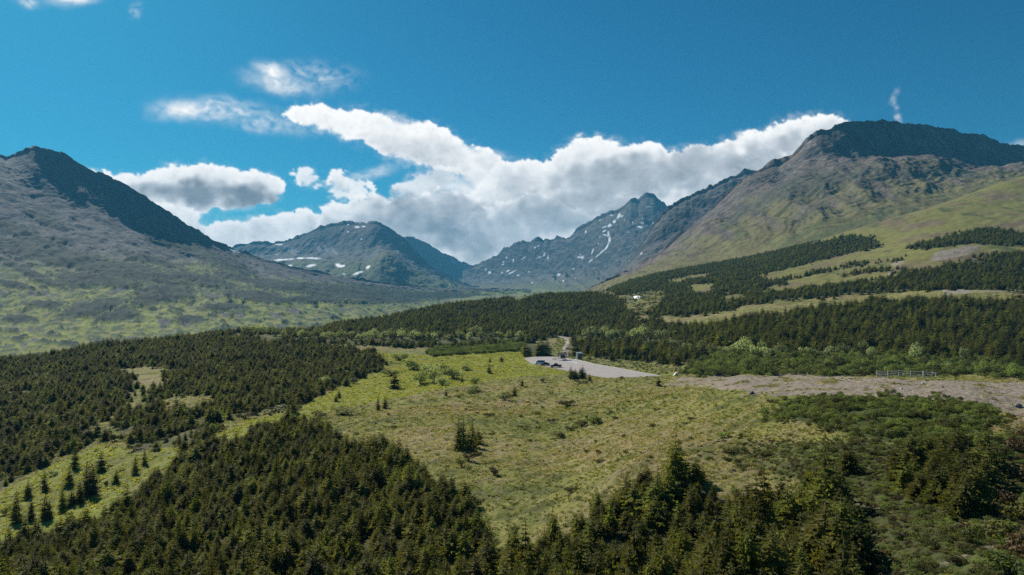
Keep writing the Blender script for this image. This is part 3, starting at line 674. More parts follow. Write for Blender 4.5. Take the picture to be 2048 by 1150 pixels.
    for e, a in (((420,388,125,18,-2), .85), ((500,395,70,14,3), .4), ((318,385,30,14,0), .3), ((880,440,105,40,-8), .70), ((925,478,70,34,-20), .65), ((760,448,50,28,0), .35), ((890,395,26,10,-25), .5),
                 ((1290,352,150,36,4), .62), ((1395,335,110,30,6), .5), ((1120,425,90,36,8), .55), ((1190,410,80,30,10), .55), ((1010,470,60,40,-40), .4), ((1500,330,110,30,20), .5),
                 ((960,505,40,14,0), .55), ((640,455,60,18,0), .22), ((500,465,50,14,5), .2), ((1060,380,70,30,0), .2), ((880,310,110,22,-12), .22), ((900,350,90,16,0), .25), ((1640,275,60,18,20), .25)):
        g = np.maximum(g, a * ellmask(U + wx * 22, V + wy * 16, [e], warp=-wv * 1.2, soft=.55))
    g = blur(g, 1)
    lum = lumt * (1 - .50 * g * (1 + .6 * bigc + .3 * rag))
    lum = np.clip(lum, .2, 1.0)
    cum = np.clip(cum, 0, 1)
    # the dome: fine in the direction of the view, coarse elsewhere
    az = np.concatenate([np.arange(-180, -44, 4.0), np.arange(-44, 44, .07), np.arange(44, 180.1, 4.0)])
    el = np.concatenate([np.arange(-3, 31, .07), np.arange(31, 90.1, 3.0)])
    A, E = np.meshgrid(np.radians(az), np.radians(el))
    D = 21000.0
    P = np.stack([np.sin(A) * np.cos(E), np.cos(A) * np.cos(E), np.sin(E)], -1)
    front = P[..., 1] > .2
    pu = CU + F * P[..., 0] / np.where(front, P[..., 1], 1); pv = CV - F * P[..., 2] / np.where(front, P[..., 1], 1)
    def samp(a, edgeval):
        fi = (pv + 190) / S - .5; fj = (pu + 140) / S - .5
        ok = front & (fi > 0) & (fi < H - 1.01) & (fj > 0) & (fj < W - 1.01)
        fi = np.clip(fi, 0, H - 1.01); fj = np.clip(fj, 0, W - 1.01)
        i = fi.astype(int); j = fj.astype(int); b = fi - i; c = fj - j
        r = a[i, j] * (1 - b) * (1 - c) + a[i + 1, j] * b * (1 - c) + a[i, j + 1] * (1 - b) * c + a[i + 1, j + 1] * b * c
        return np.where(ok, r, edgeval)
    fade = 1.0
    cov = samp(cum, 0.0); lu = samp(lum, 1.0)
    nr, nc = A.shape
    c4 = np.stack([lu, lu, lu, cov], -1).reshape(-1, 4)
    m, nt, N, L, out = new_mat('clouds')
    at = N.new('ShaderNodeAttribute'); at.attribute_name = 'cloud'
    sp = N.new('ShaderNodeSeparateColor'); L.new(at.outputs['Color'], sp.inputs[0])
    cr = ramp(N, L, sp.outputs[0], [(.25, (.12, .15, .18)), (.5, (.26, .29, .32)), (.75, (.56, .59, .62)), (.92, (.95, .95, .94)), (1.0, (1.08, 1.06, 1.03))])
    em = N.new('ShaderNodeEmission'); L.new(cr, em.inputs[0]); em.inputs[1].default_value = CLOUD_STR
    tr = N.new('ShaderNodeBsdfTransparent')
    mx = N.new('ShaderNodeMixShader'); L.new(at.outputs['Alpha'], mx.inputs[0]); L.new(tr.outputs[0], mx.inputs[1]); L.new(em.outputs[0], mx.inputs[2])
    L.new(mx.outputs[0], out.inputs[0])
    m.cycles.emission_sampling = 'NONE'
    o = mesh_np('sky', (P * D).reshape(-1, 3), [grid_faces(nr, nc)[:, ::-1]], m, smooth=True, attrs={'cloud': c4})
    tag(o, 'deep blue sky with a bank of white and grey clouds behind the peaks', 'sky', kind='structure')
    # world
    w = bpy.data.worlds.new('World'); sc.world = w; w.use_nodes = True
    N = w.node_tree.nodes; L = w.node_tree.links; N.clear()
    out = N.new('ShaderNodeOutputWorld'); bg = N.new('ShaderNodeBackground'); bg.inputs[1].default_value = WORLD_STR
    sk = N.new('ShaderNodeTexSky'); sk.sky_type = 'NISHITA'; sk.sun_disc = False
    sk.sun_elevation = SUN_EL; sk.sun_rotation = SUN_AZ; sk.altitude = 700; sk.air_density = 1.0; sk.dust_density = 1.0; sk.ozone_density = 5.0
    mt = N.new('ShaderNodeMixRGB'); mt.blend_type = 'MULTIPLY'; mt.inputs[0].default_value = 1.0; mt.inputs[2].default_value = SKY_TINT
    L.new(sk.outputs[0], mt.inputs[1]); L.new(mt.outputs[0], bg.inputs[0]); L.new(bg.outputs[0], out.inputs[0])
    s = Vector((math.sin(SUN_AZ) * math.cos(SUN_EL), math.cos(SUN_AZ) * math.cos(SUN_EL), math.sin(SUN_EL)))
    ld = bpy.data.lights.new('sun', 'SUN'); ld.energy = SUN_STR; ld.angle = R(.5); ld.color = (1.0, .93, .82)
    lo = bpy.data.objects.new('sun', ld); COL.objects.link(lo)
    lo.rotation_euler = (-s).to_track_quat('-Z', 'Y').to_euler(); lo.location = s * 900
def build_haze(dens):
    mb = MB(); mb.box((0, 3650, 255), (15800, 8100, 800))
    m, nt, N, L, out = new_mat('haze')
    p = N.new('ShaderNodeVolumePrincipled'); p.inputs['Color'].default_value = HAZE_COL; p.inputs['Density'].default_value = dens; p.inputs['Anisotropy'].default_value = HAZE_G
    L.new(p.outputs[0], out.inputs['Volume'])
    tag(mb.build('haze', m), 'thin blue haze filling the valley air', 'haze', kind='stuff')
# ------------------------------------------------------------------ build the land
EXPOSURE = .5
WORLD_STR, SUN_STR, CLOUD_STR = .06, 5.0, .74
SKY_TINT = (.10, .62, .74, 1)
HAZE_COL, HAZE_G, HAZE_D = (.16, .60, 1.0, 1), .0, 6.2e-5
g = sheet('ground', XX, YY, GZ, C, MAT['ground'])
tag(g, 'grassy and gravelly ground of the hillside and valley floor', 'ground', kind='structure')
for M, lab in zip(MTS, MLAB):
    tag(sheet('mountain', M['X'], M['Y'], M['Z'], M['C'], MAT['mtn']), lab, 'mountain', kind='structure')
build_sky()
build_haze(HAZE_D)
cam = bpy.data.cameras.new('camera'); cam.sensor_width = 36; cam.lens = F / 2048 * 36; cam.clip_start = .5; cam.clip_end = 60000
co = bpy.data.objects.new('camera', cam); co.location = (0, 0, 0); co.rotation_euler = (R(90), 0, 0); COL.objects.link(co); sc.camera = co
sc.view_settings.view_transform = 'Standard'; sc.view_settings.look = 'None'; sc.view_settings.gamma = 1; sc.view_settings.exposure = EXPOSURE if 'EXPOSURE' in globals() else 0
sc.cycles.max_bounces = 6; sc.cycles.diffuse_bounces = 3; sc.cycles.transmission_bounces = 4; sc.cycles.volume_bounces = 1; sc.cycles.transparent_max_bounces = 8
sc.cycles.use_denoising = False
# ------------------------------------------------------------------ plants: meshes
def spruce_crown_mesh(seed, levels=17, nb=8, rr=.27, tops=1, ragged=.25):
    """crown of a 1 m high conifer: whorls of drooping boughs, each a folded ribbon with hanging sprays"""
    r = np.random.RandomState(seed); V = []; T = []
    def tri(a, b, c):
        k = len(V); V.extend((a, b, c)); T.append((k, k + 1, k + 2))
    leaders = [(0, 0, 1.0, 1.0)] + [(r.uniform(-.16, .16), r.uniform(-.16, .16), r.uniform(.6, .85), r.uniform(.55, .8)) for _ in range(tops - 1)]
    for (ox, oy, hh, wk) in leaders:
        o = np.array((ox, oy, 0.0))
        lean = np.array((r.uniform(-.04, .04), r.uniform(-.04, .04), 0))
        nl = max(7, int(levels * hh))
        for i in range(nl):
            t = (i + r.uniform(-.2, .2)) / nl
            t = min(max(t, 0), .985)
            h = hh * (.05 + .95 * t ** .95)
            rad = rr * wk * (1 - t) ** .82 * (1 + ragged * r.uniform(-1, 1)) + .016
            if t < .12: rad *= .85
            n = max(4, int(nb * (1 - .45 * t)))
            a0 = r.uniform(0, 6.28)
            for k in range(n):
                a = a0 + 6.283 * k / n + r.uniform(-.25, .25)
                L = rad * r.uniform(.7, 1.22)
                d = np.array((math.cos(a), math.sin(a), 0)); s = np.array((-d[1], d[0], 0))
                droop = r.uniform(.05, .38) * L; lift = r.uniform(-.04, .16) * L
                b = o + lean * h + np.array((0, 0, h)) + d * .008
                m = b + d * L * .55 + np.array((0, 0, -droop * .6)); e = b + d * L + np.array((0, 0, -droop + lift))
                w = L * r.uniform(.16, .26) + .006
                dn = np.array((0, 0, -w * .55))
                for sg in (1, -1):
                    wa = m + s * sg * w + dn - d * L * .12
                    tri(b, m, wa); tri(m, e, wa)
                    q = b + d * L * .3 + s * sg * w * .75 + dn * .8
                    tri(b, wa, q)
                    # hanging sprays
                    for f in (.45, .75, .98):
                        p = b + (e - b) * f; z = L * r.uniform(.10, .2) + .008
                        x = p + d * L * r.uniform(.04, .2) + s * sg * w * r.uniform(.5, 1.2) * (1.1 - f * .6)
                        tri(p, x, x + np.array((0, 0, -z)) - d * z * .4)
        # leader shoot
        tp = o + lean * hh + np.array((0, 0, hh))
        for k in range(4):
            a = k * 1.57 + r.uniform(0, 1); w = .014
            tri(tp + np.array((0, 0, .03)), tp + np.array((w * math.cos(a), w * math.sin(a), -.05)), tp + np.array((w * math.cos(a + 1.6), w * math.sin(a + 1.6), -.05)))
    return np.array(V), np.array(T)
def shrub_mesh(seed, n=420, flat=.85, lumps=7, leaf=.13):
    """crown of a 1 m wide, about 1 m high shrub: leaf clumps through several rounded masses"""
    r = np.random.RandomState(seed); V = []; Q = []
    ls = [(r.uniform(-.28, .28), r.uniform(-.28, .28), r.uniform(.32, .7) * flat, r.uniform(.16, .30)) for _ in range(lumps)] + [(0, 0, .40 * flat, .36)]
    for k in range(n):
        cx, cy, cz, cr = ls[r.randint(len(ls))]
        d = r.normal(size=3); d /= np.linalg.norm(d); d[2] = d[2] * .8 + .12
        p = np.array((cx, cy, cz)) + d * cr * r.uniform(.62, 1.12)
        if p[2] < .03: p[2] = r.uniform(.03, .2)
        nn = d + r.normal(size=3) * .55; nn /= np.linalg.norm(nn)
        a = np.cross(nn, (.3, .2, 1)); a /= np.linalg.norm(a); b = np.cross(nn, a)
        th = r.uniform(0, 6.28); a, b = a * math.cos(th) + b * math.sin(th), b * math.cos(th) - a * math.sin(th)
        s = leaf * r.uniform(.45, 1.0)
        q = len(V)
        V += [p - a * s * .5, p + b * s * .32 - a * s * .05, p + a * s * .5 + nn * s * .1, p - b * s * .32]
        Q.append((q, q + 1, q + 2, q + 3))
    return np.array(V), np.array(Q)
def stems_mb(seed, n=6):
    r = np.random.RandomState(seed); mb = MB()
    for k in range(n):
        a = r.uniform(0, 6.28); d = r.uniform(.12, .3)
        mb.tube([(0.02 * math.cos(a), .02 * math.sin(a), -.06), (d * .45 * math.cos(a), d * .45 * math.sin(a), .22), (d * math.cos(a + .3), d * math.sin(a + .3), .55)], [.022, .015, .006], 5)
    return mb
def tuft_mesh(seed, n=26, lean=.5):
    r = np.random.RandomState(seed); V = []; T = []
    for k in range(n):
        a = r.uniform(0, 6.28); d = r.uniform(0, .32); p = np.array((d * math.cos(a), d * math.sin(a), -.04))
        b = a + r.uniform(-.8, .8); h = r.uniform(.18, .42) * (1 - d * .8); l = r.uniform(.1, lean) * .5
        s = np.array((-math.sin(b), math.cos(b), 0)) * r.uniform(.03, .07)
        m = p + np.array((math.cos(b) * l * .35, math.sin(b) * l * .35, h * .75)); e = p + np.array((math.cos(b) * l, math.sin(b) * l, h))
        q = len(V); V += [p - s, p + s, m + s * .7, m - s * .7, e]
        T += [(q, q + 1, q + 2), (q, q + 2, q + 3), (q + 3, q + 2, q + 4)]
    return np.array(V), np.array(T)
def as_mesh(name, vf, mat, smooth=False):
    o = mesh_np(name, vf[0], [vf[1]], mat, smooth=smooth); me = o.data
    bpy.data.objects.remove(o); return me
SPR = [as_mesh('spruce_crown', spruce_crown_mesh(s, lv, nb, rr, tp, rg), MAT['spruce']) for s, lv, nb, rr, tp, rg in
       ((1, 17, 8, .26, 1, .25), (2, 15, 9, .33, 1, .32), (3, 16, 8, .30, 2, .3), (4, 14, 9, .36, 3, .35), (5, 19, 8, .22, 1, .22), (6, 14, 8, .40, 3, .4))]
SHR = {m: [as_mesh(m + '_crown', shrub_mesh(s, n, fl, lu, lf), MAT[m]) for s, n, fl, lu, lf in ((11, 460, .85, 7, .14), (12, 420, .7, 9, .15), (13, 500, 1.0, 6, .13))] for m in ('willow', 'alder', 'bush', 'rust')}
TUF = [as_mesh('grass_tuft', tuft_mesh(s, 26, l), MAT['grassblade']) for s, l in ((21, .5), (22, .9), (23, .7))]
LUF = [as_mesh('lush_tuft', tuft_mesh(s, 30, l), MAT['lushblade']) for s, l in ((24, .6), (25, 1.0))]
_tm = MB(); _tm.tube([(0, 0, -.05), (.004, 0, .3), (0, .003, .7), (0, 0, .96)], [.026, .019, .010, .003], 7)
_to = _tm.build('trunk', MAT['bark'], smooth=True); TRUNK = _to.data; bpy.data.objects.remove(_to)
_ts = stems_mb(5).build('stems', MAT['bark'], smooth=True); STEMS = _ts.data; bpy.data.objects.remove(_ts)

def plant(name, x, y, h, w, crown, under, under_name, label, cat, group=None, rz=0.0, zoff=0.0, wmul=1.0):
    o = empty(name, (x, y, float(gz(x, y)) + zoff), rz)
    o.scale = (w, w * wmul, h)
    tag(o, label, cat, group)
    for nm, me in (('crown', crown), (under_name, under)):
        c = bpy.data.objects.new(nm, me); COL.objects.link(c); c.parent = o
    return o
def rnd(*s): return RNG.rand(*s)

def scatter(name, P, rot, scl, var, meshes, label, cat, tilt=None, tone=None):
    """one object of stuff: plants of a mass nobody could count, set on its points"""
    n = len(P)
    me = bpy.data.meshes.new(name); me.vertices.add(n); me.vertices.foreach_set('co', np.asarray(P, np.float32).ravel())
    R3 = np.zeros((n, 3), np.float32); R3[:, 2] = rot
    if tilt is not None: R3[:, :2] = tilt
    for k, a in (('rot', R3), ('scl', np.asarray(scl, np.float32))):
        at = me.attributes.new(k, 'FLOAT_VECTOR', 'POINT'); at.data.foreach_set('vector', np.ascontiguousarray(a).ravel())
    if tone is not None:
        at = me.attributes.new('tone', 'FLOAT', 'POINT'); at.data.foreach_set('value', np.asarray(tone, np.float32))
    at = me.attributes.new('var', 'INT', 'POINT'); at.data.foreach_set('value', np.asarray(var, np.int32))
    for m in dict.fromkeys(mm.materials[0] for mm in meshes): me.materials.append(m)
    o = bpy.data.objects.new(name, me); COL.objects.link(o)
    tag(o, label, cat, kind='stuff')
    ng = bpy.data.node_groups.new(name, 'GeometryNodeTree')
    ng.interface.new_socket('Geometry', in_out='INPUT', socket_type='NodeSocketGeometry'); ng.interface.new_socket('Geometry', in_out='OUTPUT', socket_type='NodeSocketGeometry')
    N = ng.nodes; L = ng.links
    gi = N.new('NodeGroupInput'); go = N.new('NodeGroupOutput'); jn = N.new('GeometryNodeJoinGeometry')
    def na(nm, ty):
        q = N.new('GeometryNodeInputNamedAttribute'); q.data_type = ty; q.inputs[0].default_value = nm; return [s for s in q.outputs if s.enabled][0]
    r, s, vv = na('rot', 'FLOAT_VECTOR'), na('scl', 'FLOAT_VECTOR'), na('var', 'INT')
    er = N.new('FunctionNodeEulerToRotation'); L.new(r, er.inputs[0])
    for k, mm in enumerate(meshes):
        src = SRC[mm.name]
        oi = N.new('GeometryNodeObjectInfo'); oi.transform_space = 'ORIGINAL'; oi.inputs['Object'].default_value = src; oi.inputs['As Instance'].default_value = False
        cp = N.new('FunctionNodeCompare'); cp.data_type = 'INT'; cp.operation = 'EQUAL'
        ia = [q for q in cp.inputs if q.type == 'INT']; L.new(vv, ia[0]); ia[1].default_value = k
        ip = N.new('GeometryNodeInstanceOnPoints')
        L.new(gi.outputs[0], ip.inputs['Points']); L.new(cp.outputs[0], ip.inputs['Selection']); L.new(oi.outputs['Geometry'], ip.inputs['Instance'])
        L.new(er.outputs[0], ip.inputs['Rotation']); L.new(s, ip.inputs['Scale']); L.new(ip.outputs[0], jn.inputs[0])
    L.new(jn.outputs[0], go.inputs[0])
    md = o.modifiers.new('plants', 'NODES'); md.node_group = ng
    return o
def jitter(x0, x1, y0, y1, s):
    """jittered grid over a strip of ground that widens with distance, kept to the field of view plus a margin"""
    xs = np.arange(x0, x1, s); ys = np.arange(y0, y1, s)
    X, Y = np.meshgrid(xs, ys); X = X + (np.arange(len(ys)) % 2)[:, None] * s * .5
    X = (X + (rnd(*X.shape) - .5) * s * .95).ravel(); Y = (Y + (rnd(*Y.shape) - .5) * s * .95).ravel()
    u = CU + F * X / Y
    k = (u > np.where(Y < 400, -260, -110)) & (u < np.where(Y < 700, 2320, 2160)); return X[k], Y[k]

# ------------------------------------------------------------------ plants: places
def pt(u, v, y0=20, y1=1400): return at(u, v, y0, y1)
# conifers that stand alone or in small groups: (u, row of the foot, height in pixels, kind of crown, label)
LONE = [
 (32,1046,62,0,'tallest dark spruce at the bottom of the grassy strip on the left edge'),
 (62,1042,46,4,'slim spruce just right of the tallest one at the left end of the grassy strip'),
 (90,1042,52,0,'broad footed spruce at the lower edge of the strip, third from the left'),
 (99,1040,40,4,'thin spruce tucked against the broad footed one at the lower edge of the strip'),
 (56,996,36,1,'short bushy spruce in the middle of the left end of the strip'),
 (89,983,43,0,'upright spruce in the strip above the broad footed one'),
 (125,1021,46,0,'spruce left of the tight cluster in the grassy strip'),
 (143,1012,34,1,'low spruce at the front of the tight cluster in the strip'),
 (160,1006,46,0,'spruce on the left side of the tight cluster in the strip'),
 (173,992,64,4,'tall narrow spruce in the tight cluster in the strip'),
 (186,991,62,0,'tallest full spruce of the tight cluster in the strip'),
 (138,972,40,1,'dark bushy spruce behind the tight cluster, upper edge of the strip'),
 (150,938,46,0,'pointed spruce at the upper edge of the strip against the left wood'),
 (203,944,42,1,'broad spruce right of the cluster at the upper edge of the strip'),
 (210,882,30,1,'rounded spruce at the brown clearing above the strip'),
 (232,966,28,1,'small spruce beside the dense stand where the strip narrows'),
 (270,949,38,4,'slim spruce standing at the lower edge of the bright strip'),
 (289,933,36,0,'single spruce in the middle of the bright strip'),
 (295,881,28,1,'dark spruce of the left wood touching the strip, left of two'),
 (320,876,33,1,'dark spruce of the left wood touching the strip, right of two'),
 (390,889,26,0,'spruce at the tip of the dense stand beside the strip'),
 (265,758,20,0,'pointed spruce in the pale clearing of the left wood'),
 (756,822,30,4,'left spruce of the pair at the edge of the green meadow'),
 (770,818,26,0,'right spruce of the pair at the edge of the green meadow'),
 (789,778,34,1,'single broad spruce in the green meadow in front of a flat bush'),
 (917,902,64,4,'left spire of the spruce group on the brown slope'),
 (927,903,72,4,'tallest spire of the spruce group on the brown slope'),
 (945,894,58,4,'right spire of the spruce group on the brown slope'),
 (956,890,34,1,'low wide spruce at the right foot of the group on the brown slope'),
 (936,900,40,1,'low spruce filling the middle of the group on the brown slope'),
 (672,804,16,1,'small reddish spruce in the left part of the meadow'),
 (678,796,18,0,'small spruce behind the reddish one in the left part of the meadow'),
 (892,792,13,0,'tiny spruce at the top edge of the brown slope'),
 (924,766,16,0,'small pale spruce in the meadow right of the willow clump'),
 (978,747,20,0,'small spruce in the meadow below the car park'),
 (1044,771,15,1,'round little spruce on the slope below the parked cars'),
 (1028,792,22,1,'upright spruce beside a flat bush on the slope below the cars'),
 (980,725,12,0,'tiny spruce in front of the pale thicket, left of two'),
 (1003,725,14,1,'tiny spruce in front of the pale thicket, right of two'),
 (1317,772,20,1,'dark round spruce at the right corner of the car park'),
 (1142,757,24,0,'left spire of the dark clump at the front edge of the car park'),
 (1150,757,20,3,'middle spruce of the dark clump at the front edge of the car park'),
 (1165,757,26,3,'broad tallest spruce of the dark clump at the front edge of the car park'),
 (1179,762,16,1,'small brownish spruce right of the dark clump at the car park'),
 (1050,712,34,0,'left spruce of the group behind the car park'), (1058,713,24,1,'low spruce in front of the group behind the car park'),
 (1084,712,40,1,'tall broad spruce of the group behind the car park'), (1094,713,32,1,'right spruce of the group behind the car park'), (1077,712,26,3,'bushy spruce in the middle of the group behind the car park'),
 (1700,948,58,3,'lone bushy spruce with a dark foot above the worn path'),
 (1620,980,52,1,'spruce at the top corner of the right hand stand beside the worn path'),
]
RNG.seed(5)
SRC = {}
trees = []
lone_xy = []
for (u, v, hp, kd, lab) in LONE:
    x, y, z = pt(u, v)
    h = hp * y / F * 1.04
    w = h * RNG.uniform(.85, 1.15) * (1.15 if kd in (1, 3) else 1.0)
    o = plant('spruce_tree', x, y, h, w, SPR[kd], TRUNK, 'trunk', lab, 'tree', 'spruces standing apart from the dense stands', RNG.uniform(0, 6.28), -.08)
    lone_xy.append((x, y))
    for c in o.children:
        if c.name.startswith('crown') and SPR[kd].name not in SRC: SRC[SPR[kd].name] = c
# the dense stands
X, Y = jitter(-150, 120, 24, 232, 1.4)
zn = inzone('near', X, Y); zcl = inzone('clump', X, Y)
u0 = CU + F * X / Y
right = sstep(1050, 1250, u0)
keep = (zn & (rnd(len(X)) < 1.0 - .22 * right)) | (zcl & (rnd(len(X)) < .75))
gap = fbm(X / 7, Y / 7, 91, 3); keep &= gap > -.46
X, Y, right, zcl = X[keep], Y[keep], right[keep], zcl[keep]
hh = (1.9 + 1.7 * rnd(len(X)) ** 1.8) * (1 - right) + (1.9 + 1.9 * rnd(len(X)) ** 1.7) * right
hh *= 1 + .45 * fbm(X / 11, Y / 11, 92, 3)
small = rnd(len(X)) < .28; hh = np.where(small, hh * .62, hh)
big = rnd(len(X)) < .09; hh = np.where(big, np.maximum(hh, 2.4) * 1.5, hh)
ww = hh * np.where(big, .72, .95 + .55 * rnd(len(X))); kind = np.array([0, 1, 1, 2, 3, 5, 2, 3])[RNG.randint(0, 8, len(X))]
rz = rnd(len(X)) * 6.28
zz = gz(X, Y)
u = CU + F * X / Y; vb = CV - F * zz / Y; vt = CV - F * (zz + hh) / Y
px = hh * F / Y * ((u > -10) & (u < 2068) & (vt < 1140))
order = np.argsort(-px)
NIND = 300 - len(LONE)
ind = order[:NIND]; rest = order[NIND:]
for i in ind:
    if zcl[i]: lab, grp = 'dark spruce crowded into the small stand on the slope at the right edge', 'spruces of the small stand at the right edge'
    elif u[i] > 1050: lab, grp = 'dark green spruce crowded into the big foreground stand at the bottom right', 'spruces of the bottom right stand'
    else: lab, grp = 'dark green spruce packed into the foreground stand at the bottom left', 'spruces of the bottom left stand'
    o = plant('spruce_tree', X[i], Y[i], hh[i], ww[i], SPR[kind[i]], TRUNK, 'trunk', lab, 'tree', grp, rz[i], -.1)
    for c in o.children:
        if c.name.startswith('crown') and SPR[kind[i]].name not in SRC: SRC[SPR[kind[i]].name] = c

RNG.seed(8)
# pale willows in rows at the foot of the woods
ROWS = []; NOROW = (1082, 1168)
for a, b, n, vv, w0, w1, h0, h1, lab, grp in (
   (480, 1040, 34, lambda q: np.interp(q, [480, 600, 700, 850, 1040], [662, 672, 678, 677, 674]), 16, 28, 16, 24, 'pale round willow in the row along the foot of the dark rise', 'pale willows along the dark rise'),
   (1120, 1330, 17, lambda q: np.interp(q, [1120, 1200, 1330], [672, 676, 682]), 18, 30, 22, 31, 'pale round willow in the row right of the gravel track', 'pale willows right of the track'),
   (1335, 1480, 9, lambda q: np.interp(q, [1335, 1400, 1480], [692, 704, 708]), 16, 30, 18, 26, 'pale green willow in the row below the right hand conifers, nearer the car park', 'pale willows below the conifers'),
   (1500, 1760, 9, lambda q: 712 + 0 * q, 22, 36, 24, 36, 'pale green willow in the row in front of the hillside conifers', 'pale willows in front of the hillside conifers')):
    for k in range(n):
        u = a + (b - a) * (k + RNG.uniform(.1, .9)) / n
        if NOROW[0] < u < NOROW[1]: continue
        ROWS.append((u, float(vv(u)) + RNG.uniform(-3, 4), RNG.uniform(w0, w1), RNG.uniform(h0, h1), lab, grp))
for (u, v, w, h, lab) in ((1486,708,34,36,'big round pale willow left of its smaller twin in front of the conifers'), (1526,706,24,32,'smaller oval pale willow right of the big round one'), (1833,724,34,40,'big pale willow standing by itself behind the log fence'),
                          (1928,724,20,38,'tall pale willow right of the one behind the log fence'), (1891,738,14,16,'small bright yellow green bush behind the fence end')):
    ROWS.append((u, v, w, h, lab, 'big pale willows on the lower hillside'))

_wx = np.array([pt(u, v, 200) for (u, v, *_q) in ROWS]); _ww = np.array([r_[2] for r_ in ROWS]) * _wx[:, 1] / F
def clear_of_willows(X, Y):
    k = np.ones(len(X), bool)
    for (x, y, z), w in zip(_wx, _ww): k &= ~((np.abs(X - x) < w * .62 + .8) & (Y > y - 30) & (Y < y + 3.5))
    return k
def forest(name, X, Y, hh, label, wid=(.82, 1.22), kinds=(0, 1, 1, 2, 3, 5), sink=.1, warp=None):
    n = len(X); w = hh * RNG.uniform(wid[0], wid[1], n)
    return scatter(name, np.stack([X, Y, gz(X, Y) - sink], 1), rnd(n) * 6.28, np.stack([w, w, hh], 1), RNG.randint(0, len(kinds), n), [SPR[k] for k in kinds], label, 'wood')
scatter('woods', np.stack([X, Y, zz - .1], 1)[rest], rz[rest], np.stack([ww, ww, hh], 1)[rest], kind[rest], SPR, 'dense dark conifers filling the rest of the foreground stands', 'wood')
def wood(zn, x0, x1, y0, y1, s, h0, h1, name, label, dens=.95, gapt=-.9, gs=14, edge=3.0, **k):
    X, Y = jitter(x0, x1, y0, y1, s)
    q = inzone(zn, X + RNG.normal(size=len(X)) * edge, Y + RNG.normal(size=len(X)) * edge * 1.6) & (rnd(len(X)) < dens) & (polydist(X, Y, LOT) > 4) & (fbm(X / gs, Y / gs, 55, 3) > gapt)
    q &= fbm(X / 34, Y / 40, 56, 3) > -.62
    X, Y = X[q], Y[q]
    q = clear_of_willows(X, Y); X, Y = X[q], Y[q]
    h = h0 + (h1 - h0) * rnd(len(X)) ** 2.2
    h *= 1 + .4 * fbm(X / 18, Y / 18, 93, 3)
    print(name, zn, len(X))
    return forest(name, X, Y, h, label, **k)
wood('left', -420, 20, 110, 520, 2.25, 2.2, 5.0, 'woods', 'dark conifer wood covering the low rise at the left', gapt=-.28, gs=11, edge=1.5, wid=(.9, 1.45))
wood('ridge', -240, 220, 430, 960, 3.1, 2.8, 5.8, 'woods', 'dark brownish conifer wood on the rise behind the car park', gapt=-.5, gs=10, wid=(.95, 1.4))
wood('hill', 20, 560, 240, 660, 2.9, 3.4, 8.0, 'woods', 'dense dark conifers on the lower right hillside', gapt=-.6, gs=9, wid=(.8, 1.25))
wood('up', 60, 1100, 480, 1500, 3.3, 3.4, 6.5, 'woods', 'bands of dark conifers between grass strips on the upper right hillside', gapt=-.45, gs=11, edge=4.5, wid=(.95, 1.4))
wood('top', 250, 900, 600, 1250, 3.6, 3.6, 6.5, 'woods', 'highest band of dark conifers under the grassy ridge at the right', wid=(.95, 1.4))
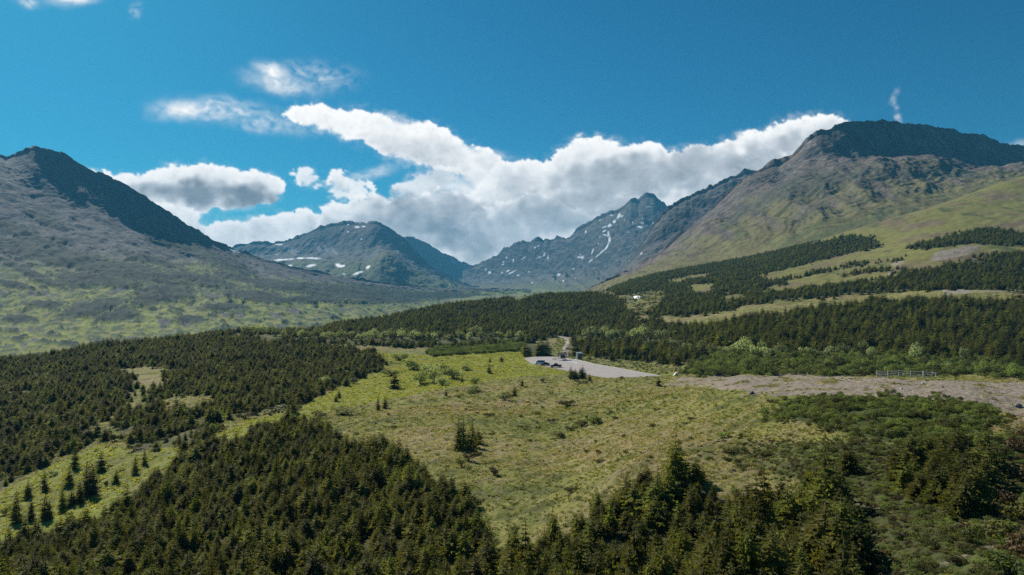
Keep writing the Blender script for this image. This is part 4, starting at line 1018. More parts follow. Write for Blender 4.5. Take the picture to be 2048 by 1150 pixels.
# ------------------------------------------------------------------ shrubs one can tell apart: (u, foot row, width px, height px, kind, label)
BUSH = [
 (1133,812,36,15,'bush','dark oval bush on the brown slope below the car park clump'),
 (1122,876,30,17,'bush','lowest dark bush of the slanting row on the brown slope'),
 (1143,862,28,15,'bush','second dark bush from the bottom of the slanting row'),
 (1164,851,30,16,'bush','third bush from the bottom of the slanting row'),
 (1190,846,40,20,'alder','topmost greener bush of the slanting row on the slope'),
 (978,834,24,12,'bush','small dark bush on the brown slope above the spruce group'),
 (1073,829,16,9,'bush','tiny bush in the middle of the brown slope'),
 (989,950,24,17,'bush','dark low bush at the foot of the brown slope'),
 (922,934,22,22,'bush','dark bush below the spruce group beside the worn path'),
 (938,921,26,20,'rust','brownish bush just below the spruce group'),
 (955,912,20,10,'bush','flat dark bush right below the spruce group'),
 (842,768,40,28,'alder','green bush at the left of the willow clump in the meadow'),
 (868,765,38,36,'willow','grey green willow in the middle of the meadow clump'),
 (885,772,36,26,'willow','grey green willow at the front of the meadow clump'),
 (906,756,34,26,'willow','pale willow at the right of the meadow clump'),
 (856,744,28,18,'willow','pale willow at the back of the meadow clump'),
 (890,748,30,18,'alder','dark green bush at the back of the meadow clump'),
 (826,739,36,22,'alder','rounded bush between the meadow clump and the wood'),
 (800,722,34,18,'alder','flat bush at the upper left corner of the meadow'),
 (783,752,40,14,'alder','flat wide bush behind the single broad spruce'),
 (932,741,24,12,'alder','small green bush in the meadow right of the pale willow'),
 (950,767,34,15,'alder','oval green bush in the meadow below the tiny spruces'),
 (946,783,44,14,'alder','long low bush at the lower edge of the meadow'),
 (918,796,26,10,'bush','low dark bush near the tiny spruce at the edge of the brown slope'),
 (941,790,20,12,'bush','dark bush under the long low bush'),
 (1010,800,30,13,'bush','flat bush left of the upright spruce below the cars'),
 (706,768,30,14,'bush','dark bush at the edge of the left wood by the meadow'),
 (648,770,28,18,'willow','pale willow at the meadow end of the left wood'),
 (672,776,18,10,'bush','small bush in front of the pale willow by the left wood'),
 (690,830,60,16,'bush','wide dark bush at the tip of the foreground stand by the meadow'),
 (640,836,34,16,'bush','dark bush left of the wide one at the tip of the foreground stand'),
 (1163,766,30,8,'bush','low fringe bush in front of the car park clump'),
 (1085,764,12,8,'bush','tiny dark bush below the pickup truck'),
 (1230,838,14,7,'bush','tiny bush right of the slanting row'),
 (1242,757,10,6,'bush','tiny bush on the front edge of the car park'),
 (1610,899,28,18,'bush','round dark bush left of the green shrub patch'),
 (1748,912,26,16,'bush','round bush below the green shrub patch'),
 (1530,912,40,14,'bush','dark flat bush above the right hand stand'),
 (1465,905,50,14,'bush','grey dark bush left of the flat one above the right hand stand'),
 (1945,1020,26,24,'willow','pale green leafy plant among dark brush at the right edge'),
 (1935,1000,16,12,'willow','small pale leafy plant just above the bigger pale one'),
 (68,915,26,12,'willow','pale bush in the left wood near the frame edge'),
 (108,952,24,14,'willow','pale willow at the upper edge of the grassy strip'),
 (92,693,22,9,'willow','pale bush on the crest of the left wood'),
 (205,738,10,7,'willow','small pale bush inside the left wood'),
 (10,1030,26,18,'alder','rounded bush at the left frame edge in the strip'),
 (212,970,16,10,'bush','dark bush in the strip right of the cluster'),
 (330,882,20,10,'bush','low bush at the upper edge of the strip'),
 (490,838,36,16,'bush','dark bush where the strip meets the left wood'),
 (550,823,70,14,'bush','long dark bush at the upper edge of the meadow strip'),
 (735,690,20,10,'bush','small dark bush at the edge of the left wood'),
]
RNG.seed(8)
for (u, v, wp, hp, kd, lab) in BUSH:
    x, y, z = pt(u, v)
    w = wp * y / F * 1.1; h = hp * y / F * 1.15
    o = plant('shrub', x, y, h, w, SHR[kd][RNG.randint(3)], STEMS, 'stems', lab, 'shrub', 'bushes on the slope and meadow', RNG.uniform(0, 6.28), -.05, .8)
for (u, v, w, h, lab, grp) in ROWS:
    x, y, z = pt(u, v, 200)
    s = y / F
    plant('willow', x, y, h * s * 1.1, w * s * 1.1, SHR['willow'][RNG.randint(3)], STEMS, 'stems', lab, 'shrub', grp, RNG.uniform(0, 6.28), -.1, 1.0)
for k, ms in SHR.items():
    for m in ms:
        for o in list(COL.objects):
            if o.data is m: SRC[m.name] = o; break
# rusty and dark brush in the bottom right corner
brush = []
for (u, v, wp, hp, kd) in ((2035,905,60,40,'rust'),(1990,915,50,36,'bush'),(2040,960,70,50,'rust'),(2000,1010,70,50,'rust'),(2045,1040,70,60,'bush'),(1985,1075,80,56,'bush'),(2040,1110,80,60,'rust'),(1940,1085,60,40,'alder'),(2020,1150,90,60,'alder'),(1900,1065,40,26,'bush'),(1965,960,50,36,'bush'),(2048,870,40,24,'rust'),(1925,960,50,40,'bush'),(1880,900,44,30,'bush'),(1850,920,40,30,'bush')):
    x, y, z = pt(u, v)
    lab = {'rust': 'reddish brown bush in the dark brush at the right edge', 'bush': 'dark green bush in the brush at the right edge', 'alder': 'fresh green leafy bush low in the bottom right corner'}[kd]
    o = plant('shrub', x, y, hp * y / F * 1.1, wp * y / F * 1.1, SHR[kd][RNG.randint(3)], STEMS, 'stems', lab, 'shrub', {'rust': 'reddish bushes at the right edge', 'bush': 'dark bushes at the right edge', 'alder': 'green bushes in the bottom right corner'}[kd], RNG.uniform(0, 6.28), -.1, .9)
    if SHR[kd][0].name not in SRC: pass
for k, ms in SHR.items():
    for m in ms:
        if m.name not in SRC:
            for o in list(COL.objects):
                if o.data is m: SRC[m.name] = o; break
def have(ms): return [m for m in ms if m.name in SRC]
def mass(name, X, Y, w, h, meshes, label, cat, sink=.06):
    meshes = have(meshes); n = len(X); print(name, n)
    return scatter(name, np.stack([X, Y, gz(X, Y) - sink], 1), rnd(n) * 6.28, np.stack([w, w, h], 1), RNG.randint(0, len(meshes), n), meshes, label, cat)
# low broadleaf scrub mixed into the woods
for zn, x0, x1, y0, y1, sp, pr, lab in (('near', -150, 120, 30, 232, 1.7, .30, 'low broadleaf scrub between the conifers of the foreground stands'), ('left', -420, 20, 110, 520, 2.6, .30, 'low broadleaf scrub in the gaps of the left wood'), ('ridge', -240, 220, 430, 960, 3.6, .25, 'low brownish scrub in the gaps of the wood behind the car park'),
                              ('hill', 20, 560, 240, 660, 3.2, .30, 'low broadleaf scrub between the conifers of the right hillside'), ('up', 60, 1100, 480, 1500, 4.2, .30, 'low scrub along the edges of the upper conifer bands')):
    X, Y = jitter(x0, x1, y0, y1, sp)
    _e = .25 if zn == 'near' else (.5 if zn == 'left' else 1.0)
    q = inzone(zn, X + RNG.normal(size=len(X)) * 5 * _e, Y + RNG.normal(size=len(X)) * 8 * _e) & (rnd(len(X)) < pr) & (polydist(X, Y, LOT) > 3)
    X, Y = X[q], Y[q]; q = clear_of_willows(X, Y); X, Y = X[q], Y[q]
    w = (1.6 + 1.9 * rnd(len(X))) * (.62 if zn == 'near' else 1.0)
    mass('undergrowth', X, Y, w, w * (.6 + .4 * rnd(len(X))), SHR['alder'][:2] + SHR['bush'] + SHR['rust'][:1], lab, 'undergrowth')
ZDEF['hollow'] = ([(1236,600),(1262,586),(1345,582),(1345,612),(1318,648),(1255,644)], 480, 1250, ())
X, Y = jitter(60, 330, 480, 1250, 4.5)
q = inzone('hollow', X, Y) & (fbm(X / 16, Y / 22, 57, 3) > .12); X, Y = X[q], Y[q]
w = 1.6 + 2.4 * rnd(len(X))
mass('undergrowth', X, Y, w, w * (.5 + .5 * rnd(len(X))), SHR['bush'] + SHR['alder'][:1], 'dark scrub in the hollow around the snow patch', 'undergrowth')
# leafy undergrowth behind the gravel, green shrub patch on the near slope, pale thicket behind the meadow
ZDEF['alder'] = ([(1385,752),(1372,735),(1390,716),(1440,706),(1560,706),(1700,712),(1860,716),(1960,722),(2100,735),(2100,757),(1960,752),(1890,748),(1860,752),(1740,754),(1560,750),(1440,751)], 176, 340, ())
X, Y = jitter(20, 320, 176, 340, 1.7)
q = inzone('alder', X + RNG.normal(size=len(X)) * 1.5, Y + RNG.normal(size=len(X)) * 4) & (fbm(X / 7, Y / 12, 48, 3) > -.35) & (Y > 176); X, Y = X[q], Y[q]
w = 1.5 + 2.3 * rnd(len(X)) ** 1.7; w *= 1 + .35 * fbm(X / 8, Y / 8, 4, 3)
mass('undergrowth', X, Y, w, w * (.75 + .4 * rnd(len(X))), SHR['alder'] + SHR['bush'][:1] + SHR['alder'], 'leafy green undergrowth along the foot of the hillside behind the gravel', 'undergrowth')
X, Y = jitter(20, 95, 60, 180, .8)
q = inzone('shrubs', X + RNG.normal(size=len(X)) * 1.2, Y + RNG.normal(size=len(X)) * 3) & (fbm(X / 4, Y / 4, 44, 3) > -.22); X, Y = X[q], Y[q]
w = .9 + .7 * rnd(len(X)); w *= 1 + .4 * fbm(X / 4, Y / 4, 5, 3)
mass('shrubbery', X, Y, w, w * (.6 + .3 * rnd(len(X))), SHR['alder'] + SHR['bush'][:1], 'patch of low green shrubs below the gravel on the near slope', 'shrubs')
X, Y = jitter(-70, 20, 380, 520, 1.2)
q = inzone('hump', X, Y, 3); X, Y = X[q], Y[q]
w = 1.7 + .5 * rnd(len(X))
mass('thicket', X, Y, w, 2.3 + .5 * rnd(len(X)), SHR['alder'][:2], 'flat topped pale green thicket behind the meadow', 'thicket')
X, Y = jitter(-30, 110, 22, 140, .62)
q = inzone('heath', X + RNG.normal(size=len(X)) * 1.5, Y + RNG.normal(size=len(X)) * 4) & (rnd(len(X)) < .15 + .8 * sstep(1380, 1640, CU + F * X / Y)) & ~inzone('near', X, Y); X, Y = X[q], Y[q]
w = .5 + .6 * rnd(len(X)) ** 2
mass('undergrowth', X, Y, w, w * (.4 + .3 * rnd(len(X))), SHR['bush'] + SHR['rust'][:1] + SHR['alder'], 'low dark heath plants on the lower right slope', 'heath')
X, Y = jitter(10, 130, 300, 520, 1.9)
q = inzone('lotside', X, Y) & (rnd(len(X)) < .45) & (polydist(X, Y, LOT) > 2.5); X, Y = X[q], Y[q]
w = .9 + .9 * rnd(len(X))
mass('undergrowth', X, Y, w, w * (.4 + .3 * rnd(len(X))), SHR['alder'], 'low yellow green plants on the bank behind the car park', 'undergrowth')
# ------------------------------------------------------------------ grass
tuft_src = {}
for k, (u, v, me) in enumerate(((1250, 905, TUF[0]), (1236, 921, TUF[1]), (1300, 915, TUF[2]), (905, 765, LUF[0]), (960, 752, LUF[1]))):
    x, y, z = pt(u, v)
    o = bpy.data.objects.new('grass_tuft', me); COL.objects.link(o); o.location = (x, y, z)
    o.scale = (1.3,) * 3
    tag(o, 'tuft of pale grass on the brown slope' if k < 3 else 'tuft of fresh grass in the green meadow', 'grass', 'grass tufts on the slope' if k < 3 else 'grass tufts in the meadow')
    o['kind'] = 'stuff'
    SRC[me.name] = o
woody = ('near', 'clump', 'left', 'ridge', 'lottrees', 'hill', 'up', 'top', 'shrubs')
def open_ground(X, Y, zs):
    q = np.ones(len(X), bool)
    for z_ in zs: q &= ~inzone(z_, X, Y)
    return q & (polydist(X, Y, LOT) > 1.0)
GX, GYY = [], []
for y0, y1, s in ((24, 120, .72), (120, 190, 1.05), (190, 290, 1.7)):
    X, Y = jitter(-120, 200, y0, y1, s); q = open_ground(X, Y, ('near', 'clump', 'left', 'green', 'shrubs', 'alder')) & (~inzone('heath', X, Y) | (rnd(len(X)) < .8 - .65 * sstep(1380, 1640, CU + F * X / Y))) & (~inzone('gravel', X + RNG.normal(size=len(X)) * .8, Y + RNG.normal(size=len(X)) * 2.5) | (fbm(X / 6, Y / 6, 41, 4) > .28)) & (fbm(X / 2.5, Y / 2.5, 46, 3) > -.30)
    v = CV - F * gz(X, Y) / Y; q &= (v < 1180)
    GX.append(X[q]); GYY.append(Y[q])
X = np.concatenate(GX); Y = np.concatenate(GYY)
sk = fbm((X * .8 - Y * .6) / 1.6, (X * .6 + Y * .8) / 9.0, 33, 4); br = fbm(X / 35, Y / 35, 31, 5)
tn = .50 + .62 * sk + .42 * br + .14 * sstep(.45, .2, Y / 400) * 0 + .12 * fbm(X / 6, Y / 6, 41, 4)
tn -= .22 * sstep(110, 60, Y)
q = (rnd(len(X)) < .35 + 1.3 * np.clip(tn, 0, 1)); X, Y, tn = X[q], Y[q], np.clip(tn[q], 0, 1); print('tufts', len(X))
w = (.8 + .7 * rnd(len(X))) * (1 + .3 * fbm(X / 5, Y / 5, 6, 3)) * np.clip(Y / 130, .85, 1.5)
scatter('grass', np.stack([X, Y, gz(X, Y) - .02], 1), 2.2 + rnd(len(X)) * 6.28, np.stack([w, w, w * (.32 + .32 * rnd(len(X)))], 1), RNG.randint(0, 3, len(X)), TUF, 'pale tussock grass on the near slope', 'grass', tone=tn)
X, Y = jitter(-60, 70, 70, 250, 6.5); q = open_ground(X, Y, ('near', 'clump', 'left', 'green', 'shrubs', 'gravel', 'heath')) & (fbm(X / 18, Y / 18, 49, 3) > -.05); X, Y = X[q], Y[q]
w = .5 + 1.3 * rnd(len(X)) ** 2.5
mass('undergrowth', X, Y, w, w * (.5 + .3 * rnd(len(X))), SHR['bush'] + SHR['alder'][:1], 'small low shrubs dotted over the grassy slope', 'undergrowth')
X, Y = jitter(-170, 60, 90, 480, 1.5); q = inzone('green', X, Y) & open_ground(X, Y, ('near', 'left', 'hump')) & (fbm(X / 4, Y / 4, 47, 3) > -.25); X, Y = X[q], Y[q]
w = (1.1 + 1.2 * rnd(len(X)))
scatter('grass', np.stack([X, Y, gz(X, Y) - .02], 1), rnd(len(X)) * 6.28, np.stack([w, w, w * (.4 + .5 * rnd(len(X)))], 1), RNG.randint(0, 2, len(X)), LUF, 'bright green grass of the meadow and the strip at the left', 'grass'); print('lush', len(X))
# ------------------------------------------------------------------ car park, track and the things round it
MAT['asphalt'] = plain_mat('asphalt', (.29, .265, .255), .9, var=.16, scale=.35, spec=.2)
MAT['track'] = plain_mat('gravel_track', (.27, .235, .21), .95, var=.25, scale=.8, spec=.1)
MAT['concrete'] = plain_mat('concrete', (.50, .48, .44), .85, var=.15, scale=1.5)
MAT['paint'] = plain_mat('road_paint', (.50, .60, .66), .7, var=.2, scale=2)
MAT['wood'] = plain_mat('weathered_wood', (.52, .50, .46), .85, var=.3, scale=6)
MAT['darkwood'] = plain_mat('dark_stained_wood', (.055, .045, .042), .8, var=.3, scale=5)
MAT['brownwood'] = plain_mat('brown_wood', (.20, .11, .07), .8, var=.25, scale=5)
MAT['hut'] = plain_mat('grey_boards', (.17, .18, .18), .8, var=.2, scale=4)
MAT['hutroof'] = plain_mat('green_grey_roof', (.20, .27, .27), .5, metal=.3, var=.15, scale=3)
MAT['glass'] = plain_mat('car_glass', (.015, .020, .022), .06, var=.1, spec=.8)
MAT['rubber'] = plain_mat('tyre_rubber', (.018, .018, .018), .9)
MAT['rim'] = plain_mat('wheel_metal', (.45, .45, .46), .35, metal=.8)
MAT['lamp'] = plain_mat('headlamp_glass', (.75, .76, .78), .12, spec=.7)
MAT['taillamp'] = plain_mat('tail_lamp', (.35, .02, .02), .2)
MAT['plastic'] = plain_mat('black_plastic', (.03, .03, .032), .6)
for k, c in (('white', (.72, .76, .78)), ('navy', (.030, .033, .050)), ('black', (.022, .022, .030))):
    MAT['car_' + k] = plain_mat(k + '_car_paint', c, .22, var=.06, spec=.6)
MAT['stone'] = plain_mat('pale_stone', (.55, .53, .49), .9, var=.25, scale=4, bump=.05)
MAT['greystone'] = plain_mat('grey_stone', (.17, .155, .145), .9, var=.35, scale=4, bump=.05)
MAT['red'] = plain_mat('red_paint', (.36, .06, .04), .6); MAT['cap'] = plain_mat('pale_cap', (.75, .52, .36), .6)
MAT['white'] = plain_mat('white_paint', (.62, .63, .60), .6, var=.08)
MAT['snow'] = plain_mat('old_snow', (.82, .85, .88), .6, var=.06, scale=.5, bump=.1)
# flat surfaces
LA = np.array(LOT)
def fan(name, P, z, mat):
    from mathutils.geometry import tessellate_polygon
    t = tessellate_polygon([[Vector((p[0], p[1], 0)) for p in P]])
    V = [(p[0], p[1], z) for p in P]; n = len(V)
    mb = MB(); fs = []
    for a, b, c in t:
        A, B, Cc = V[a], V[b], V[c]
        fs.append((a, b, c) if (B[0]-A[0])*(Cc[1]-A[1])-(B[1]-A[1])*(Cc[0]-A[0]) > 0 else (a, c, b))
    mb.add(V, fs)
    return mb.build(name, mat)
tag(fan('parking_lot', LOT, LOTZ + .01, MAT['asphalt']), 'pale asphalt car park in the middle of the valley', 'car park', kind='structure')
ke = [unproj(u, v, LOTZ) for u, v in ((1149,719),(1168,723.3),(1186,728),(1205,731.4),(1224,734.5),(1244,738.2),(1264,742),(1294,747.5),(1323,752.8))]
mb = MB()
for a, b in zip(ke[:-1], ke[1:]):
    mx, my = (a[0] + b[0]) / 2, (a[1] + b[1]) / 2; L_ = math.hypot(b[0] - a[0], b[1] - a[1])
    mb.box((mx, my, LOTZ + .09), (L_ - .03, .55, .20), math.atan2(b[1] - a[1], b[0] - a[0]), bev=.03)
tag(mb.build('kerb', MAT['concrete']), 'pale concrete kerb along the far edge of the car park', 'kerb', kind='structure')
# painted bay by the hut
mb = MB()
for k in range(5):
    x, y = unproj(1136 + k * 4.5, 721.5 + k * 1.1, LOTZ)
    mb.box((x, y, LOTZ + .016), (.5, 5.0, .004), -.5)
tag(mb.build('road_markings', MAT['paint']), 'pale blue hatched bay painted near the kiosk', 'markings', kind='structure')
def ribbon(name, pts, w, mat, lift):
    P = np.array([pt(u, v, a, b)[:2] for u, v, a, b in pts]); d = np.concatenate([[0], np.cumsum(np.hypot(*np.diff(P, axis=0).T))])
    s = np.arange(0, d[-1], 1.5); X_ = pchip(d, P[:, 0], s); Y_ = pchip(d, P[:, 1], s)
    tx = np.gradient(X_); ty = np.gradient(Y_); l = np.hypot(tx, ty); nx, ny = -ty / l, tx / l
    rows = []
    zz_ = np.max([gz(X_ + nx * q, Y_ + ny * q) for q in np.linspace(-w / 2, w / 2, 5)], axis=0)
    zz_ = np.convolve(np.pad(zz_, 3, mode='edge'), np.ones(7) / 7, 'valid')
    for q in (-.62, -.5, 0, .5, .62):
        rows.append(np.stack([X_ + nx * w * q, Y_ + ny * w * q, zz_ + (lift if abs(q) < .6 else -.5)], 1))
    V = np.stack(rows, 1); return mesh_np(name, V.reshape(-1, 3), [grid_faces(len(s), 5)[:, ::-1] if False else grid_faces(len(s), 5)], mat, smooth=True)
tag(ribbon('road', [(1127,713.5,360,420),(1128.5,708,360,480),(1131,700,360,520),(1135,693,380,560),(1139,687,380,600),(1140,682,380,640),(1136,678,380,660),(1128,675.5,380,680),(1116,674,380,700),(1104,673.5,380,700)], 4.4, MAT['track'], .12),
    'gravel track leaving the car park and bending left at the wood', 'track', kind='structure')
# snow patch left in the hollow
ring = []
for k in range(20):
    a = 6.283 * k / 20; r_ = 1 + .18 * math.sin(3 * a + 1)
    ring.append(pt(1275 + 9 * r_ * math.cos(a), 594.5 - 3.6 * r_ * math.sin(a), 500, 1000))
c_ = np.mean(ring, axis=0); mb = MB()
inner = [tuple(c_ + (np.array(p) - c_) * .6 + np.array((0, 0, .7))) for p in ring]
vs = [(p[0], p[1], p[2] - .3) for p in ring] + inner + [tuple(c_ + np.array((0, 0, .9)))]
mb.add(vs, [(k, (k + 1) % 20, 20 + (k + 1) % 20, 20 + k) for k in range(20)] + [(20 + k, 20 + (k + 1) % 20, 40) for k in range(20)])
tag(mb.build('snow', MAT['snow'], smooth=True), 'small white patch of old snow in the hollow under the hillside', 'snow', kind='structure')

# ------------------------------------------------------------------ cars
def loft(mb, st, prof, mi=0):
    """st: (x, half width, low, high); prof: unit cross section points (a, b) a across 0..1 both sides, b 0..1 up"""
    n = len(prof); vs = []
    for x, w, lo, hi in st:
        for a, b in prof: vs.append((x, a * w, lo + (hi - lo) * b))
    fs = []
    for i in range(len(st) - 1):
        for k in range(n):
            k2 = (k + 1) % n
            fs.append((i * n + k, i * n + k2, (i + 1) * n + k2, (i + 1) * n + k))
    fs.append(tuple(range(n))[::-1]); fs.append(tuple((len(st) - 1) * n + k for k in range(n)))
    mb.add(vs, fs, mi)
SEC = [(-.82, 0), (.82, 0), (.97, .25), (1, .55), (.95, .85), (.80, 1), (-.80, 1), (-.95, .85), (-1, .55), (-.97, .25)]
CAB = [(-1, 0), (1, 0), (.90, .62), (.80, .95), (.72, 1), (-.72, 1), (-.80, .95), (-.90, .62)]
def wheel(root, x, y, r=.34):
    t = MB(); s = 1 if y > 0 else -1
    t.tube([(x, y - s * .10, r), (x, y - s * .08, r), (x, y + s * .08, r), (x, y + s * .10, r)], [r * .9, r, r, r * .9], 18)
    wt = t.build('wheel', MAT['rubber'], root, smooth=False)
    q = MB(); q.tube([(x, y + s * .06, r), (x, y + s * .112, r)], [r * .62, r * .58], 14); q.build('rim', MAT['rim'], wt)
def car(name, label, u, v, yaw, paint, kind):
    x, y = unproj(u, v, LOTZ); root = empty(name, (x, y, LOTZ + .012), yaw)
    tag(root, label, {'van': 'van', 'sedan': 'car', 'pickup': 'pickup'}[kind], 'cars parked at the near edge of the car park')
    b = MB(); P = MAT['car_' + paint]
    if kind == 'van':
        loft(b, [(-2.35,.80,.45,.95),(-2.3,.92,.32,1.08),(-1.2,.95,.26,1.12),(1.0,.95,.26,1.10),(1.75,.93,.28,1.02),(2.25,.86,.34,.88),(2.38,.74,.45,.72)], SEC)
        cab = [(-2.28,.88,1.05,1.55),(-2.1,.88,1.05,1.86),(.55,.88,1.05,1.90),(1.0,.87,1.05,1.70),(1.75,.84,1.0,1.06)]
        rf = (-2.0, .5, 1.90, .66)
    elif kind == 'sedan':
        loft(b, [(-2.3,.70,.45,.80),(-2.22,.84,.30,.93),(-1.5,.90,.24,.98),(.6,.90,.23,.96),(1.5,.88,.24,.86),(2.15,.80,.30,.72),(2.3,.66,.40,.60)], SEC)
        cab = [(-1.85,.80,.93,.98),(-1.1,.80,.93,1.38),(-.2,.80,.93,1.46),(.35,.80,.93,1.40),(1.15,.79,.90,.94)]
        rf = (-1.0, .3, 1.45, .58)
    else:
        loft(b, [(-2.65,.82,.50,1.0),(-2.6,.90,.42,1.06),(-1.0,.94,.36,1.08),(.6,.94,.34,1.10),(1.7,.92,.36,1.06),(2.35,.86,.42,.98),(2.5,.74,.5,.82)], SEC)
        cab = [(-.85,.84,1.04,1.35),(-.7,.84,1.04,1.78),(.2,.84,1.04,1.82),(.6,.84,1.04,1.66),(1.2,.83,1.0,1.10)]
        rf = (-.62, .3, 1.82, .62)
    body = b.build('body', P, root, smooth=True)
    c = MB(); loft(c, cab, CAB); c.build('windows', MAT['glass'], root)
    r_ = MB(); r_.box(((rf[0] + rf[1]) / 2, 0, rf[2] + .012), (rf[1] - rf[0], rf[3] * 2, .05), bev=.02); r_.build('roof', P, root)
    pil = MB()
    for xs in (cab[0][0] + .25, cab[2][0] - .55, cab[3][0] + .1):
        for s in (-1, 1):
            w = cab[1][1]; pil.tube([(xs, s * (w + .005), cab[1][2] + .02), (xs - .05 * (xs < -1), s * (w * .905), cab[2][3] - .30), (xs - .1 * (xs < -1), s * (w * .80), cab[2][3] - .04)], .035, 5)
    pil.build('pillars', P, root)
    xf = b.v and max(p[0] for p in b.v); xr = min(p[0] for p in b.v)
    for s in (-1, 1):
        m = MB(); m.box((xf - .10, s * .60, .66 if kind != 'pickup' else .84), (.10, .30, .14), bev=.02); m.build('headlight', MAT['lamp'], root)
        m = MB(); m.box((xr + .05, s * .66, .80 if kind != 'pickup' else .88), (.08, .22, .18), bev=.02); m.build('taillight', MAT['taillamp'], root)
        m = MB(); m.box((cab[3][0] + .32, s * (cab[1][1] + .16), cab[1][2] + .10), (.12, .20, .14), bev=.02); m.build('mirror', P, root)
    for xx in (xr + .85, xf - .85):
        for s in (-1, 1): wheel(root, xx, s * .80, .34 if kind != 'pickup' else .39)
    m = MB(); m.box((xf - .06, 0, .42), (.14, 1.4, .16), bev=.03); m.build('bumper', MAT['plastic'], root)
    if kind == 'pickup':
        m = MB(); m.box((-1.72, 0, 1.07), (1.55, 1.42, .05)); m.build('bed_liner', MAT['plastic'], root)
        m = MB()
        for s in (-1, 1): m.box((-1.72, s * .80, 1.14), (1.7, .12, .16), bev=.02)
        m.box((-2.56, 0, 1.14), (.10, 1.72, .16), bev=.02); m.build('bed_wall', P, root)
    return root
car('parked_van', 'white van with dark windows at the left end of the three parked vehicles', 1080, 728.3, R(168), 'white', 'van')
car('parked_car', 'dark low car parked between the white van and the pickup', 1090, 730.8, R(168), 'navy', 'sedan')
car('parked_car', 'dark pickup parked at the right end of the three vehicles', 1111.5, 734.6, R(166), 'black', 'pickup')
# ------------------------------------------------------------------ kiosk, hut, table
x, y = unproj(1124, 720, LOTZ); k = empty('kiosk', (x, y, LOTZ + .012), R(8))
tag(k, 'dark roofed open kiosk at the far edge of the car park where the track starts', 'kiosk')
for sx in (-1, 1):
    for sy in (-1, 1):
        m = MB(); m.box((sx * 1.75, sy * 1.2, 1.35), (.18, .18, 2.7)); m.build('post', MAT['darkwood'], k)
m = MB()
m.add([(-2.3,-1.75,2.62),(2.3,-1.75,2.62),(2.3,0,3.45),(-2.3,0,3.45),(-2.3,1.75,2.62),(2.3,1.75,2.62),(-2.3,-1.75,2.78),(2.3,-1.75,2.78),(2.3,0,3.62),(-2.3,0,3.62),(-2.3,1.75,2.78),(2.3,1.75,2.78)],
      [(1,0,3,2),(3,4,5,2),(6,7,8,9),(9,8,11,10),(0,1,7,6),(5,4,10,11),(0,6,9,3),(3,9,10,4),(1,2,8,7),(2,5,11,8)])
m.build('roof', MAT['darkwood'], k)
m = MB(); m.box((.55, 1.0, 1.5), (2.3, .12, 1.9), bev=.02); bd = m.build('board', MAT['darkwood'], k)
m = MB(); m.box((.55, .92, 1.55), (1.9, .03, 1.3)); m.build('notice', plain_mat('faded_notice', (.10, .10, .13), .5, var=.3, scale=3), bd)
m = MB(); m.box((0, 0, .12), (3.9, 2.8, .24), bev=.03); m.build('base', MAT['concrete'], k)
x, y = unproj(1159, 718.5, LOTZ); k = empty('outhouse', (x, y + 1.5, LOTZ - .05), R(12))
tag(k, 'small grey hut with a green grey roof against the spruces right of the kiosk', 'hut')
m = MB(); m.box((0, 0, 1.45), (2.5, 2.4, 2.9), bev=.03); m.build('wall', MAT['hut'], k)
m = MB(); m.add([(-1.5,-1.6,2.92),(1.5,-1.6,2.92),(1.5,1.5,3.30),(-1.5,1.5,3.30),(-1.5,-1.6,3.06),(1.5,-1.6,3.06),(1.5,1.5,3.44),(-1.5,1.5,3.44)], [(3,2,1,0),(4,5,6,7),(0,1,5,4),(1,2,6,5),(2,3,7,6),(3,0,4,7)]); m.build('roof', MAT['hutroof'], k)
m = MB(); m.box((-.45, -1.22, 1.08), (.95, .06, 2.05), bev=.01); d_ = m.build('door', MAT['brownwood'], k)
m = MB(); m.tube([(-.1, -1.29, 1.05), (-.1, -1.29, 1.2)], .03, 6); m.build('handle', MAT['rim'], d_)
m = MB(); m.box((.75, -1.22, 2.2), (.5, .05, .4)); m.build('vent', MAT['plastic'], k)
x, y = unproj(1109, 719.8, LOTZ); k = empty('picnic_table', (x, y, LOTZ + .012), R(15))
tag(k, 'brown picnic table standing left of the kiosk', 'table')
m = MB()
for q in range(5): m.box((0, -.32 + q * .16, .75), (1.9, .145, .045))
m.build('tabletop', MAT['brownwood'], k)
for s in (-1, 1):
    m = MB()
    for q in (0, .16): m.box((0, s * (.62 + q), .44), (1.9, .145, .045))
    m.build('bench', MAT['brownwood'], k)
    m = MB(); m.tube([(s * .7, -.72, 0), (s * .7, -.18, .74)], .045, 5); m.tube([(s * .7, .72, 0), (s * .7, .18, .74)], .045, 5); m.tube([(s * .7, -.8, .40), (s * .7, .8, .40)], .04, 5); m.build('leg', MAT['brownwood'], k)
def rock(u, v, wpx, hpx, mat, label, y0=40, y1=500, name='boulder', seed=1):
    x, y, z = pt(u, v, y0, y1); r = np.random.RandomState(seed)
    sx = wpx * y / F / 2; sz = hpx * y / F
    nn, mm = 7, 10; V = []; fs = []
    for i in range(nn):
        t = math.pi * i / (nn - 1) * .62 
        for k in range(mm):
            a = 6.283 * k / mm; w = 1 + .22 * math.sin(2 * a + seed) + r.uniform(-.13, .13)
            V.append((x + sx * w * math.sin(t) * 1.1 * math.cos(a), y + sx * w * math.sin(t) * .8 * math.sin(a), z - sz * .25 + sz * 1.2 * (math.cos(t) * (1 + r.uniform(-.08, .08)) + .38) / 1.38))
    for i in range(nn - 1):
        for k in range(mm):
            k2 = (k + 1) % mm; fs.append((i * mm + k, (i + 1) * mm + k, (i + 1) * mm + k2, i * mm + k2))
    m = MB(); m.add(V, fs); return tag(m.build(name, mat), label, 'rock', 'rocks on the gravel')
rock(1846, 769, 6, 4.5, MAT['stone'], 'white stone on the gravel below the two people', seed=3)
rock(1803, 779, 6, 4, MAT['stone'], 'pale stone on the gravel left of the white one', seed=4)
